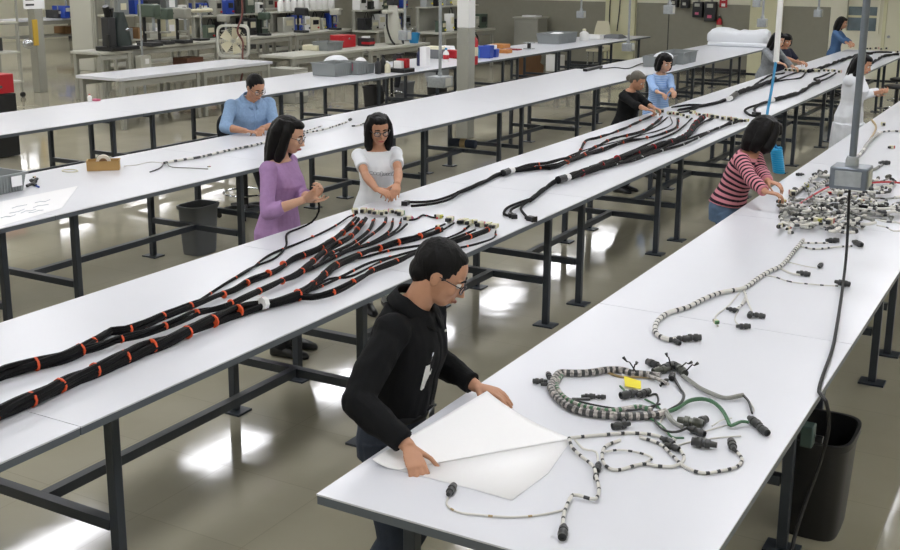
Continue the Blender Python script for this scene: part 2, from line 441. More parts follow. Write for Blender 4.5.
def human(label, xy, yaw, H=1.6, female=True, lean=0., twist=0., bend=0., seat=None, voxel=.006,
          hands=(None, None), poles=((0, 0, -1), (0, 0, -1)), palm=((0, 0, -1), (0, 0, -1)), fdir=(None, None), curl=(.5, .5),
          head=(0., 0., 0.), hair='long', hairm=None, skin='mid', glasses=None,
          top=None, sleeve=2., collar=False, bottom=None, apron=0., topfold=.004, shoe=None, along=None, feet=None, hem=-.055, loose=0., neckline=.296, shift=0., group=None, hairscale=1., build=1., untuck=True, coat=0.):
    F = V((math.cos(yaw), math.sin(yaw), 0)); L = V((-math.sin(yaw), math.cos(yaw), 0)); U = V((0, 0, 1))
    root = thing('person', label, 'person', (xy[0], xy[1], 0), group)
    base = V((xy[0], xy[1], 0))
    zp = (.525*H if seat is None else seat+.085*H)
    Pv = base+U*zp+F*shift
    # spine curve
    N = 40; hs = .315*H; pos = [Pv.copy()]; ups = []
    for i in range(N+1):
        t = i/N; a = lean*min(1, .35+t*1.4)+bend*t
        u = U*math.cos(a)+F*math.sin(a); ups.append(u)
        if i < N: pos.append(pos[-1]+u*(hs/N))
    def sp(h):
        if h <= 0:
            return Pv+ups[0]*(h*H), ups[0], L
        i = min(N, max(0, h*H/hs*N)); k = min(N-1, int(i)); fr = i-k
        tw = twist*min(1, h/.25); u = ups[k]
        f0 = L.cross(u); l = L*math.cos(tw)-f0*math.sin(tw)
        return pos[k].lerp(pos[k+1], fr), u, l
    if female:
        TR = [(-.062, .07, .06, 0), (-.035, .096, .072, -.006), (0, .101, .074, -.008), (.04, .092, .066, -.003), (.085, .077, .056, .002), (.12, .075, .055, .004), (.16, .082, .064, .010),
              (.195, .088, .074, .016), (.225, .090, .066, .010), (.255, .092, .052, .0), (.277, .082, .043, -.004), (.293, .05, .036, -.006), (.312, .031, .031, -.002)]
        sw, arm0 = .094, .026
    else:
        TR = [(-.062, .07, .058, 0), (-.035, .092, .068, -.004), (0, .095, .070, -.005), (.05, .090, .068, .002), (.10, .088, .068, .006), (.15, .091, .068, .006), (.20, .098, .070, .006),
              (.235, .103, .064, .002), (.262, .100, .052, -.003), (.282, .083, .043, -.006), (.297, .05, .038, -.007), (.314, .035, .035, -.003)]
        sw, arm0 = .108, .030
    def trings(infl, lo, hi, wide=1., n=24, flare=0.):
        out = []
        hsamp = [lo]+[h for h, *_ in TR if lo+.004 < h < hi-.004]+[hi]
        for h in hsamp:
            for (h0, a0, b0, o0), (h1, a1, b1, o1) in zip(TR, TR[1:]):
                if h0 <= h <= h1 or (h < TR[0][0] and h0 == TR[0][0]) or (h > TR[-1][0] and h1 == TR[-1][0]):
                    t = max(0, min(1, (h-h0)/(h1-h0))); a, b, o = a0+(a1-a0)*t, b0+(b1-b0)*t, o0+(o1-o0)*t; break
            if h < -.02 and infl > 0: a = max(a, .099); b = max(b, .072)
            a *= build; b *= build
            p, u, l = sp(h); f = l.cross(u)
            fl = flare*max(0, (.05-h))
            A = a*H+infl+fl; B = b*H+infl+fl*.6
            rr = []
            for q in range(n):
                c_, s_ = math.cos(2*PI*q/n), math.sin(2*PI*q/n)
                c_ = math.copysign(abs(c_)**.85, c_); s_ = math.copysign(abs(s_)**.85, s_)
                rr.append(p+f*(o*H)+l*(A*c_)+f*(B*s_))
            out.append(rr)
        return out
    body = MB(); body.loft(trings(0, -.062, .312))
    # arms
    ua, fa = .172*H, .150*H
    arms = []
    for k, sd in ((0, 1), (1, -1)):   # 0 = left, 1 = right
        p, u, l = sp(.262); f = l.cross(u)
        S = p+l*(sd*sw*H*build)-f*(.004*H)
        tgt = hands[k]
        if tgt is None: tgt = S+V((0, 0, -1))*(.31*H)+F*(.03*H)+l*(sd*.03*H)
        tgt = V(tgt)
        pole = V(poles[k]); pole = F*pole.x+L*pole.y*sd+U*pole.z
        E, W = ik(S, tgt, ua, fa, pole)
        fd = (W-E).normalized() if fdir[k] is None else V(fdir[k]).normalized()
        arms.append((sd, S, E, W, fd, p, l, f))
        a0, r0 = seg(S, E, arm0*H, arm0*.74*H, 8, .0)
        a1, r1 = seg(E, W, arm0*.78*H, .0155*H, 9, .004*H)
        body.tube([S-l*(sd*.03*H)]+a0, [arm0*.8*H]+r0, 14); body.tube(a1+[W+fd*.008], r1+[.0155*H], 14)
        body.ell(S, (arm0*1.08*H,)*3); body.ell(E, (arm0*.77*H,)*3, nu=12, nv=8)
        inn = -l*sd
        make_hand(body, W, fd, V(palm[k]), (inn+F*.5+U*.3), H, curl[k])
    # legs
    legs = []
    for k, sd in ((0, 1), (1, -1)):
        hip = Pv+L*(sd*.052*H)-U*(.02*H)
        if feet: fx = V((feet[k][0], feet[k][1], 0)); fz = feet[k][2] if len(feet[k]) > 2 else 0
        else: fx = base+L*(sd*.055*H); fz = 0
        ank = V((fx.x, fx.y, fz+.045*H+.012))
        kn, ank = ik(hip, ank, .245*H, .24*H, F)
        legs.append((sd, hip, kn, ank))
        a0, r0 = seg(hip, kn, .051*H, .033*H, 8, .004*H); a1, r1 = seg(kn, ank, .033*H, .02*H, 8, .006*H)
        body.tube(a0, r0, 14); body.tube(a1, r1, 14); body.ell(kn, (.0335*H,)*3, nu=12, nv=8)
        body.tube([ank+F*(-.02*H)-U*(.02*H), ank-U*(.022*H), ank+F*(.05*H)-U*(.032*H), ank+F*(.10*H)-U*(.036*H)], [.018*H, .024*H, .022*H, .012*H], 12)
    # head
    nb, u, l = sp(.30); hy, hp, hr = head
    hh = .137*H
    f0 = l.cross(u); tw = hy
    # head frame is set in world: yaw from the body facing, pitch below the horizontal
    wy = yaw+hy
    hf = V((math.cos(wy)*math.cos(hp), math.sin(wy)*math.cos(hp), -math.sin(hp))); hl = V((-math.sin(wy), math.cos(wy), 0))
    hu = hf.cross(hl); hl, hu = hl*math.cos(hr)+hu*math.sin(hr), hu*math.cos(hr)-hl*math.sin(hr)
    ndir = (u*.6+hu*.4).normalized()
    hc = nb+ndir*(.042*H)+hu*(.055*H)+hf*(.018*H)
    HM = mat3(hf, hl, hu)
    def hp_(x, y, z): return hc+HM @ V((x*hh, y*hh, z*hh))
    def he(mb, c, r, nu=18, nv=12): mb.ell(hp_(*c), (r[0]*hh, r[1]*hh, r[2]*hh), HM, nu, nv)
    nk = hp_(-.10, 0, -.28)
    body.tube([nb-u*(.03*H), nb, nk, hp_(-.05, 0, -.05)], [.036*H*(.9 if female else 1.08), .031*H*(.9 if female else 1.08), .031*H*(.9 if female else 1.06), .03*H], 16)
    hd = body
    he(hd, (-.05, 0, .13), (.44, .345, .37)); he(hd, (.10, 0, -.12), (.31, .285, .36))
    he(hd, (.20, 0, -.37), (.165, .15, .125)); he(hd, (.05, 0, -.27), (.26, .235, .16))
    he(hd, (.315, 0, .075), (.10, .22, .055))
    for sy in (1, -1):
        he(hd, (.26, sy*.16, -.14), (.11, .10, .10)); he(hd, (-.04, sy*.335, -.03), (.09, .045, .155))
    hd.tube([hp_(.36, 0, .05), hp_(.42, 0, -.06), hp_(.475, 0, -.155), hp_(.40, 0, -.20)], [.035*hh, .05*hh, .068*hh, .03*hh], 10)
    he(hd, (.385, 0, -.285), (.05, .095, .035)); he(hd, (.37, 0, -.335), (.05, .08, .03))
    b = solid(body, 'body', SKIN[skin], root, voxel, 2)
    for sy in (1, -1):
        e = MB().ell(hp_(.335, sy*.135, 0), (.058*hh,)*3, None, 12, 8).build('eye', M_EYE, root)
        MB().ell(hp_(.378, sy*.135, -.004), (.022*hh, .028*hh, .028*hh), HM, 10, 8).build('iris', M_IRIS, e)
        MB().tube([hp_(.395, sy*.05, .085), hp_(.40, sy*.13, .115), hp_(.35, sy*.22, .085)], [.018*hh, .022*hh, .010*hh], 8).build('eyebrow', hairm or M_HAIR, root)
    MB().tube([hp_(.385, -.10, -.305), hp_(.436, -.03, -.295), hp_(.438, .0, -.30), hp_(.436, .03, -.295), hp_(.385, .10, -.305)], [.012*hh, .028*hh, .028*hh, .028*hh, .012*hh], 8).build('lips', M_LIP['f' if female else 'm'], root)
    # hair
    hb = MB(); hm = hairm or M_HAIR; hh0 = hh; hh *= hairscale
    he(hb, (-.11, 0, .165), (.445, .385, .395), 24, 16)
    if hair in ('short', 'bun'):
        he(hb, (-.30, 0, -.08), (.23, .27, .27)); he(hb, (.05 if female else -.02, 0, .35), (.32, .27, .17)); he(hb, (-.12, 0, .02), (.30, .352, .20))
        if hair == 'bun': he(hb, (-.58, 0, -.12), (.17, .2, .2))
    else:
        ln = dict(long=.95, bob=.5, vlong=1.3)[hair]
        for sy in (1, -1):
            pts = [hp_(-.03, sy*.2, .40), hp_(.02, sy*.34, .15), hp_(.03, sy*.37, -.15), hp_(.0, sy*.36, -.15-ln*.45), hp_(-.04, sy*.31, -.1-ln*.85)]
            hb.tube(pts, [.14*hh, .14*hh, .15*hh, .16*hh, .07*hh], 12)
            pts = [hp_(-.2, sy*.2, .40), hp_(-.28, sy*.27, .05), hp_(-.27, sy*.25, -.3), hp_(-.28, sy*.22, -.15-ln*.9)]
            hb.tube(pts, [.16*hh, .21*hh, .22*hh, .12*hh], 12)
        hb.tube([hp_(-.34, 0, .2), hp_(-.40, 0, -.1), hp_(-.38, 0, -.2-ln*.4), hp_(-.38, 0, -.2-ln*.9)], [.25*hh, .25*hh, .24*hh, .12*hh], 12)
        he(hb, (.10, 0, .36), (.28, .26, .15))
        if hair == 'bob':
            he(hb, (.26, 0, .24), (.15, .25, .13))
    solid(hb, 'hair', hm, root, min(voxel, .007), 12 if female else 3, .0025, (60, 60, 14))
    hh = hh0
    if glasses:
        g = MB(); lens = MB()
        for sy in (1, -1):
            cc = [hp_(.455-.05*abs(math.cos(a)) if math.cos(a) > 0 else .455, sy*(.15+.105*math.cos(a)), -.02+.082*math.sin(a)) for a in [2*PI*i/18 for i in range(18)]]
            g.tube(cc, .010*hh*glasses, 6, closed=True)
            lens.add(cc, [tuple(range(18))]); 
            g.tube([hp_(.41, sy*.26, .01), hp_(.2, sy*.345, .02), hp_(-.02, sy*.365, .02), hp_(-.10, sy*.36, -.06)], .009*hh*glasses, 6)
        g.tube([hp_(.455, -.05, .0), hp_(.475, 0, .01), hp_(.455, .05, .0)], .010*hh*glasses, 6)
        gl = g.build('spectacles', M_FRAME, root); lens.build('lenses', M_LENS, gl, smooth=False)
    # top garment
    if top:
        t = MB(); t.loft(trings(.009+loose, hem, neckline, flare=.12 if untuck else 0.))
        for sd, S, E, W, fd, p, l, f in arms:
            R0 = arm0*H+.010+loose*.6
            t.ell(S, (R0*1.06,)*3)
            a0, r0 = seg(S, E, R0, arm0*.78*H+.010+loose*.6, 8)
            if sleeve >= 1:
                t.tube([S-l*(sd*.035*H)]+a0, [R0*.9]+r0, 16); t.ell(E, (arm0*.79*H+.010+loose*.6,)*3, nu=12, nv=8)
                e2 = E.lerp(W, sleeve-1); a1, r1 = seg(E, e2, arm0*.78*H+.010+loose*.6, (.0165*H if sleeve > 1.8 else .021*H)+.008+loose*.6, 8, .004*H); t.tube(a1, r1, 16)
            else:
                e2 = S.lerp(E, sleeve); t.tube([S-l*(sd*.035*H), S, e2], [R0*.9, R0, R0*.98], 16)
        if collar:
            p, u, l = sp(.292); f = l.cross(u); cr = []
            for k in range(20):
                a = 2*PI*k/20; cr.append(p+l*(.047*H*math.cos(a))+f*(.044*H*math.sin(a)-.006*H)+u*(.006*H*(1-math.sin(a)*1.6)))
            t.tube(cr, .0115*H, 8, closed=True, flat=2.2)
        if coat:
            p, u, l = sp(-.05); f = l.cross(u); cr = []
            for k in range(6):
                q_ = k/5; c0 = p-U*(coat*H*q_)-f*(.0); ra = .118*H+.03+.03*q_; rb = .092*H+.035+.03*q_
                cr.append([c0+l*(ra*math.cos(2*PI*i/24)*(1+.03*q_*math.sin(9*PI*i/12)))+f*(rb*math.sin(2*PI*i/24)) for i in range(24)])
            t.loft(cr)
        gp = solid(t, 'top', top, root, voxel, 2, topfold, (13, 13, 8), along=along(sp, arms) if along else None)
        gp.name = 'shirt'
    if bottom:
        q = MB(); q.loft(trings(.005, -.07, .068))
        for sd, hip, kn, ank in legs:
            a0, r0 = seg(hip, kn, .054*H+.006, .036*H+.010, 8, .003*H); a1, r1 = seg(kn, ank-U*(.012*H), .036*H+.010, .026*H+.010, 8, .003*H)
            q.tube(a0, r0, 16); q.tube(a1, r1, 16); q.ell(kn, (.037*H+.010,)*3, nu=12, nv=8)
        solid(q, 'trousers', bottom, root, voxel, 2, .004, (9, 9, 9))
    for sd, hip, kn, ank in legs:
        s = MB(); z0 = ank.z-.045*H-.012
        def fp(a, w, zlo, zhi, n=14):
            c = V((ank.x, ank.y, 0))+F*(a*H); return [c+L*(w*H*math.cos(2*PI*k/n))+U*(z0+zlo+(zhi-zlo)*(.5+.5*math.sin(2*PI*k/n))) for k in range(n)]
        s.loft([fp(-.045, .012, .004, .03*H), fp(-.038, .022, .0, .055*H), fp(0, .026, .0, .06*H), fp(.04, .029, .0, .047*H), fp(.085, .030, .0, .034*H), fp(.112, .022, .0, .026*H), fp(.122, .01, .003, .016*H)])
        s.build('shoe', shoe or M_BLACK, root)
    root['_'] = 0; del root['_']
    return root, dict(sp=sp, arms=arms, F=F, L=L, U=U, hp=hp_, hh=hh, legs=legs)
M_JEAN = mat('dark_denim', '27303f', .8, var=.12, vs=25, bump=.2, bs=250)
M_LJEAN = mat('blue_denim', '5b7491', .8, var=.1, vs=25)
M_NAVYP = mat('dark_trousers', '1f2126', .8)
M_BLKSHIRT = mat('black_cotton', '101113', .85, spec=.2, bump=.2, bs=200)
M_LILAC = mat('lilac_knit', 'a886b2', .9, var=.05, vs=40, spec=.15, bump=.25, bs=220)
M_TEE = mat('white_cotton', 'e3e6ea', .85, spec=.2)
M_CHAMB = mat('blue_chambray', '8aa6c8', .8, var=.08, vs=60, spec=.2)
M_GREYKNIT = mat('grey_knit', '83878b', .9, var=.15, vs=30)
M_NAVY = mat('navy_cotton', '1c2034', .85)
M_TEAL = mat('slate_blue_cotton', '3f5f86', .85)
M_COAT = mat('white_lab_coat', 'dcdfe4', .8, spec=.2)
S_PINK = stripes('pink_black_stripes', '2a1f2a', 'd08a96', 23.5, .45)
S_BLUE = stripes('blue_white_stripes', '7fa3d6', 'a9c1e2', 40., .5, soft=.2)
def stripe_fn(sp, arms):
    axis = [(sp(h*.01)[0], sp(h*.01)[1], h*.01) for h in range(-6, 31)]
    def fn(co):
        best = None
        for sd, S, E, W, fd, p, l, f in arms:
            for a, b, o in ((S, E, 0), (E, W, (E-S).length)):
                d = b-a; t = max(0, min(1, (co-a).dot(d)/d.length_squared)); ds = (co-(a+d*t)).length
                if best is None or ds < best[0]: best = (ds, .5+o+t*d.length)
        tq = min(((co-p).dot(u)**2, i) for i, (p, u, h) in enumerate(axis))[1]
        p, u, h = axis[tq]; along = (co-p).dot(u)
        if best[0] < .062: return best[1]
        return 2+h*1.6+along
    return fn
V3 = V
from mathutils.bvhtree import BVHTree
def shirt_front(o, nm='shirt'):
    st = [c for c in o.children if c.name.startswith(nm)][0]; w0 = wloc(o)
    bv = BVHTree.FromPolygons([tuple(v.co) for v in st.data.vertices], [tuple(q.vertices) for q in st.data.polygons])
    def fn(pt, f, e=.0015):
        h = bv.ray_cast(pt+f*.45-w0, -f)[0]; return (h+w0+f*e) if h else pt+f*.12
    return fn
def dress_shirt(o, I, H, m, lo=.06):
    fr = shirt_front(o); sp = I['sp']
    pts = []
    for i in range(16):
        q, u, l = sp(.268-(.268-lo)*i/15); pts.append(fr(q, l.cross(u), .001))
    mb = MB(); mb.tube(pts, .011, 8, flat=.3); mb.build('placket', m, o)
    q, u, l = sp(.297); f = l.cross(u); n = 28; top = []; fold = []; inner = []
    for i in range(n+1):
        a = -PI*1.5+.16+(2*PI-.32)*i/n; c_, s_ = math.cos(a), math.sin(a); w_ = max(0, s_)**6
        base = q+f*(-.006*H); top.append(base+l*(.043*H*c_)+f*(.043*H*s_)+u*(.030*H-.026*H*max(0, s_)))
        fold.append(base+l*((.067+.008*w_)*H*c_)+f*((.058+.018*w_)*H*s_)+u*(.002*H-.022*H*max(0, s_)-.014*H*w_))
    mb = MB(); vs = top+fold; k = n+1; mb.add(vs, [(i, i+1, k+i+1, k+i) for i in range(n)])
    c = mb.build('collar', m, o); sd = c.modifiers.new('t', 'SOLIDIFY'); sd.thickness = .008; sd.offset = 1
# --- man in black at the near end
mx, my = -2.08, 3.32
man, I = human('man in black shirt and jeans leaning over white table, lifting the paper sheet', (mx, my), math.radians(8), H=1.60, female=False, lean=.16, bend=.12, voxel=.0048,
    hands=(at(476, 386, .955), at(408, 446, .965)), poles=((-.6, .55, -.6), (-.9, .6, -.3)), palm=((0, 0, -1), (0, 0, -1)),
    fdir=(V((.95, .05, -.10)), V((.62, -.45, -.42))), curl=(.28, .38), head=(math.radians(14), .52, -.05), hair='short', hairm=M_MHAIR, skin='tan', glasses=1.,
    top=M_BLKSHIRT, sleeve=1.92, collar=False, bottom=M_JEAN, topfold=.009, loose=.014, hem=.05, feet=((-2.24, 3.44), (-2.19, 3.14)), shift=-.02)
sp, hp_, hh = I['sp'], I['hp'], I['hh']
dress_shirt(man, I, 1.60, M_BLKSHIRT, .07)
p, u, l = sp(.05); f = l.cross(u)
bl = MB(); bl.tube([p+l*(.098*1.60*math.cos(a)*1.06)+f*(.076*1.60*math.sin(a)*1.06) for a in [2*PI*k/32 for k in range(32)]], .014, 8, closed=True, flat=1.5)
b_ = bl.build('belt', M_BLACK, man)
MB().box(p+f*(.076*1.60*1.06+.014), (.012, .05, .035), rz=math.radians(8)).build('buckle', M_CHROME, b_)
p, u, l = sp(.20); f = l.cross(u)
bm = mat3(f, l, u)
for i in range(5):
    q, u2, l2 = sp(.27-.05*i); f2 = l2.cross(u2)
    MB().ell(q+f2*(.068*1.60+.026), (.004, .006, .006), mat3(f2, l2, u2), 10, 6).build('button', M_LGREY, man)
bp_ = p+f*(.068*1.60+.022)-l*.075-u*.05
bg = MB(); bg.box(bp_, (.006, .06, .095), M=bm); bdg = bg.build('name_badge', M_WHITE, man, smooth=False)
MB().box(bp_+u*.07, (.006, .012, .05), M=bm).build('clip', M_CHROME, bdg)

# --- woman in lilac
pl_, I = human('woman in lilac sweater with long black hair holding a cable at the table', (-4.40, 5.58), math.radians(12), H=1.60, lean=.05, voxel=.0052,
    hands=(atx(312, 197, -4.06), atx(303, 200, -4.10)), poles=((-.3, .5, -1), (-.3, .5, -1)), palm=((.2, -.6, .5), (.2, .6, .5)),
    fdir=(V((.55, .05, .55)), V((.75, .35, .45))), curl=(.7, .7), head=(math.radians(6), .30, 0), hair='long', skin='light', glasses=.9,
    top=M_LILAC, sleeve=1.45, bottom=M_NAVYP, hem=-.07, neckline=.283, loose=.004, feet=((-4.43, 5.70), (-4.37, 5.52)))
# --- woman in white t-shirt
wt, I = human('woman in white t-shirt and glasses plugging a connector at the table', (-4.385, 6.70), math.radians(-38), H=1.50, lean=.12, voxel=.0052,
    hands=(at(398, 194, 1.00), at(380, 196, .99)), poles=((-.4, .8, -.9), (-.4, .7, -.9)), palm=((0, -.3, -1), (0, .3, -1)),
    fdir=(V((.3, -.75, -.35)), V((.9, .1, -.25))), curl=(.6, .6), head=(math.radians(-6), .22, .03), hair='long', skin='mid', glasses=1.5,
    top=M_TEE, sleeve=.62, bottom=mat('white_denim', 'd5d8da', .8), hem=-.06, neckline=.285, topfold=.003)
p, u, l = I['sp'](.185); f = l.cross(u)
lg = MB()
from mathutils.bvhtree import BVHTree
st = [c for c in wt.children if c.name.startswith('shirt')][0]; wo_ = wloc(wt); bv = BVHTree.FromPolygons([tuple(v.co) for v in st.data.vertices], [tuple(q.vertices) for q in st.data.polygons])
def front(pt):
    h = bv.ray_cast(pt+f*.4-wo_, -f)[0]; return (h+wo_+f*.0015) if h else pt+f*.15
x = -.10
for k in range(9):   # looping script line across the chest
    pts = []
    for a in range(13):
        th = 2*PI*a/12; lx_ = x+.011*math.cos(th)*(1 if k % 2 else 1.3); lz = .010*math.sin(th)*(1.7 if k in (1, 5) else 1)+.005*k/2
        pts.append(front(p+l*(-lx_)+u*lz))
    lg.tube(pts, .0018, 5, closed=True); x += .023
lg.build('script_print', mat('print_grey', '8d929a', .8), wt)
# --- man in blue, seated
bm_, I = human('man in blue shirt sitting on black chair behind the white table', (-7.25, 8.72), math.radians(-28), H=1.66, female=False, lean=.26, bend=.12, seat=.58, voxel=.007, shift=0,
    hands=(atx(262, 128, -6.86), atx(246, 131, -6.92)), poles=((-.3, 1, -.5), (-.3, 1, -.5)), palm=((0, 0, -1), (0, 0, -1)), fdir=(V((.5, -.8, -.1)), V((.8, .5, -.1))), curl=(.6, .6),
    head=(math.radians(8), .50, 0), hair='short', skin='tan', glasses=1., top=M_CHAMB, sleeve=1.35, collar=False, bottom=M_NAVYP, loose=.012, hem=-.02, build=1.1, feet=((-6.70, 8.72, .22), (-6.80, 8.44, .22)))
dress_shirt(bm_, I, 1.66, M_CHAMB, .08)
# --- grey-haired woman in black
gw, I = human('grey-haired woman in black top with hair bun working at the table', (-4.44, 11.9), math.radians(-8), H=1.41, lean=.16, bend=.1, voxel=.007,
    hands=(at(658, 111, .98), at(655, 114, .98)), poles=((-.5, .6, -.8), (-.5, .6, -.8)), fdir=(V((.9, -.2, -.2)), V((.95, .2, -.2))), curl=(.7, .7),
    head=(math.radians(0), .45, 0), hair='bun', hairm=M_GHAIR, skin='tan', top=M_BLKSHIRT, sleeve=1.55, bottom=M_NAVYP, hem=-.06, loose=.006, build=1.08)
# --- woman in light blue stripes
lb, I = human('woman in light blue striped sweater beside the grey-haired woman', (-4.42, 12.95), math.radians(-30), H=1.53, lean=.12, voxel=.007,
    hands=(at(676, 108, .98), at(666, 109, .98)), poles=((-.4, .8, -.9), (-.4, .8, -.9)), fdir=(V((.5, -.7, -.2)), V((.9, -.2, -.2))), curl=(.6, .6),
    head=(math.radians(-4), .28, 0), hair='bob', skin='light', top=S_BLUE, along=stripe_fn, sleeve=1.85, bottom=M_NAVYP, hem=-.06, loose=.004)
# --- woman in pink and black stripes
sw_, I = human('woman in pink and black striped sweater reaching over the white harness pile', (-2.10, 8.03), math.radians(-4), H=1.51, lean=.33, bend=.18, voxel=.006,
    hands=(at(779, 203, .985), at(777, 207, .975)), poles=((-.3, .7, -.7), (-.3, .7, -.7)), fdir=(V((.95, -.25, -.12)), V((.95, .1, -.12))), curl=(.5, .5),
    head=(math.radians(48), .45, 0), hair='bob', skin='mid', top=S_PINK, along=stripe_fn, sleeve=1.93, bottom=M_LJEAN, hem=.02, neckline=.285, loose=.012, shift=-.06, hairscale=1.22)
# --- two women further along
gk, I = human('woman in grey top with long hair beside white pole near table', (-4.40, 18.1), math.radians(-25), H=1.56, lean=.22, bend=.1, voxel=.008,
    hands=(at(795, 69, .97), at(790, 72, .97)), poles=((-.4, .7, -.9), (-.4, .7, -.9)), fdir=(V((.8, -.4, -.2)), V((.9, -.1, -.2))), head=(math.radians(10), .45, 0), hair='vlong', skin='light',
    top=M_GREYKNIT, sleeve=1.9, bottom=M_NAVYP, hem=-.06)
nv, I = human('woman in navy short-sleeved top just behind the woman in grey', (-4.38, 18.95), math.radians(-40), H=1.47, lean=.18, voxel=.008,
    hands=(at(803, 62, 1.0), at(797, 62, 1.02)), poles=((-.4, .8, -.9), (-.4, .8, -.9)), fdir=(V((.7, -.6, -.2)), V((.9, -.1, 0))), head=(math.radians(-5), .35, 0), hair='bob', skin='mid',
    top=M_NAVY, sleeve=.7, bottom=M_NAVYP, hem=-.06)
tw, I = human('woman in slate blue top standing by the window end of the table', (-4.36, 23.4), math.radians(-5), H=1.58, lean=.1, voxel=.008,
    hands=(at(858, 48.5, .98), at(855, 49.5, .98)), poles=((-.4, .6, -.9), (-.4, .6, -.9)), head=(0, .3, 0), hair='long', skin='mid', top=M_TEAL, sleeve=1.8, bottom=M_NAVYP)
lc, I = human('woman in white lab coat holding a small part between the tables', (-2.30, 13.6), math.radians(-12), H=1.58, lean=.06, voxel=.007,
    hands=(atx(880, 91, -2.06), atx(873, 93, -2.10)), poles=((-.4, .5, -1), (-.4, .5, -1)), palm=((0, -.7, .5), (0, .7, .5)), fdir=(V((.8, -.3, .1)), V((.9, .3, .1))), curl=(.6, .6),
    head=(math.radians(8), .42, 0), hair='long', skin='mid', top=M_COAT, sleeve=1.9, collar=True, bottom=M_NAVYP, hem=-.07, loose=.022, coat=.28)
# ------------------------------------------------------------------ harnesses
M_WW = mat('white_wire', 'cfcdc6', .45); M_GW = mat('grey_wire_loom', '8b8c86', .5, var=.1, vs=60); M_BAND = mat('dark_band', '2a2b2c', .5)
M_MIX = mat('mottled_braid', 'a39f9a', .6, var=.75, vs=70); M_GRN = mat('green_wire', '3d6a48', .5); M_TAN = mat('tan_wire', 'a38d63', .5)
M_CON = mat('grey_connector', '3c3d3d', .35, metal=.25); M_CON2 = mat('olive_connector', '54564f', .3, metal=.5)
M_SH = mat('cream_shell', 'd6d2b8', .45); M_PINK = mat('pink_insert', 'c7607e', .5); M_LIME = mat('lime_insert', 'b9b84a', .5); M_GINS = mat('green_insert', '5d8f5a', .5)
ZT = .9
def tp(pts, r, lift=0.):
    return [at(x, y, ZT+r+lift+.001) for x, y in pts]
def strands(mb, path, r, n, mi=0, turns=3., seed=0, wob=.25, nseg=6):
    rr = random.Random(seed); L = sum((b-a).length for a, b in zip(path, path[1:])); sr = r*(.62 if n <= 3 else .46); off = r-sr
    for k in range(n):
        ph = 2*PI*k/n; w = rr.uniform(.6, 1.4); q = []; s = 0
        for i, p in enumerate(path):
            t = path[min(i+1, len(path)-1)]-path[max(i-1, 0)]
            if i: s += (path[i]-path[i-1]).length
            x, y, t = frame_of(t); a = ph+s*turns*w+wob*math.sin(s*9*w+k)
            o = off*(1+wob*math.sin(s*7*w+k*2)); z = y*(math.sin(a)*o)
            q.append(p+x*(math.cos(a)*o)+z)
        mb.tube(q, sr, nseg, mi)
def banded(mb, path, r, per, dark, mi0=0, mi1=1, n=7):
    L = 0; rings_n = len(mb.f); mb.tube(path, r, n, mi0); k = rings_n
    s = 0
    for i in range(len(path)-1):
        s += (path[i+1]-path[i]).length
        if (s % per) < per*dark:
            for a in range(n): mb.m[k+i*n+a] = mi1
def ring(parent, p, t, r, m, name='cable_tie', w=.0045):
    x, y, t = frame_of(t)
    o = MB().loft([[p+t*(w*a)+x*(r*b*math.cos(2*PI*q/10))+y*(r*b*math.sin(2*PI*q/10)) for q in range(10)] for a, b in ((-1, .7), (-1, 1), (1, 1), (1, .7))], 0, True).build(name, m, parent)
    return o
def conn(parent, p, d, style, s=1.):
    d = V(d); d.z = 0; d.normalize(); x, y, t = frame_of(d); M = mat3(t, x, V((0, 0, 1))); mb = MB()
    if style == 'plug':
        mb.box(p+V((0, 0, .012*s)), (.045*s, .03*s, .024*s), M=M); mb.box(p-d*.028*s+V((0, 0, .012*s)), (.02*s, .018*s, .016*s), M=M); mb.box(p+d*.024*s+V((0, 0, .012*s)), (.008*s, .036*s, .028*s), M=M)
        return mb.build('connector', M_BLACK, parent, smooth=False, bevel=.002)
    if style in ('amp', 'amp2'):
        c = p+V((0, 0, .019*s)); s *= .8; c = p+V((0, 0, .019*s)); pr_ = [(.010, -.045), (.012, -.03), (.012, -.022), (.018, -.020), (.018, -.004), (.0145, -.002), (.0145, .008), (.019, .010), (.019, .026), (.016, .030), (.016, .045), (.012, .046), (.012, .036)]
        Mz = mat3(x, y, t)
        mb.lathe([(a*s, b*s) for a, b in pr_], c, 14, M=Mz)
        return mb.build('connector', M_CON if style == 'amp' else M_CON2, parent)
    ins = dict(pink=M_PINK, lime=M_LIME, green=M_GINS, red=M_RED)[style]
    c = p+V((0, 0, .017*s))
    mb.box(c, (.034*s, .030*s, .030*s), M=M, mi=0); mb.box(c+d*.022*s, (.014*s, .034*s, .026*s), M=M, mi=1); mb.box(c-d*.026*s, (.024*s, .020*s, .02*s), M=M, mi=2)
    mb.tube([c+d*.03*s-x*.012*s, c+d*.036*s, c+d*.03*s+x*.012*s], .005*s, 6, 2)
    return mb.build('connector', [M_SH, ins, M_BLACK], parent, smooth=False, bevel=.002)
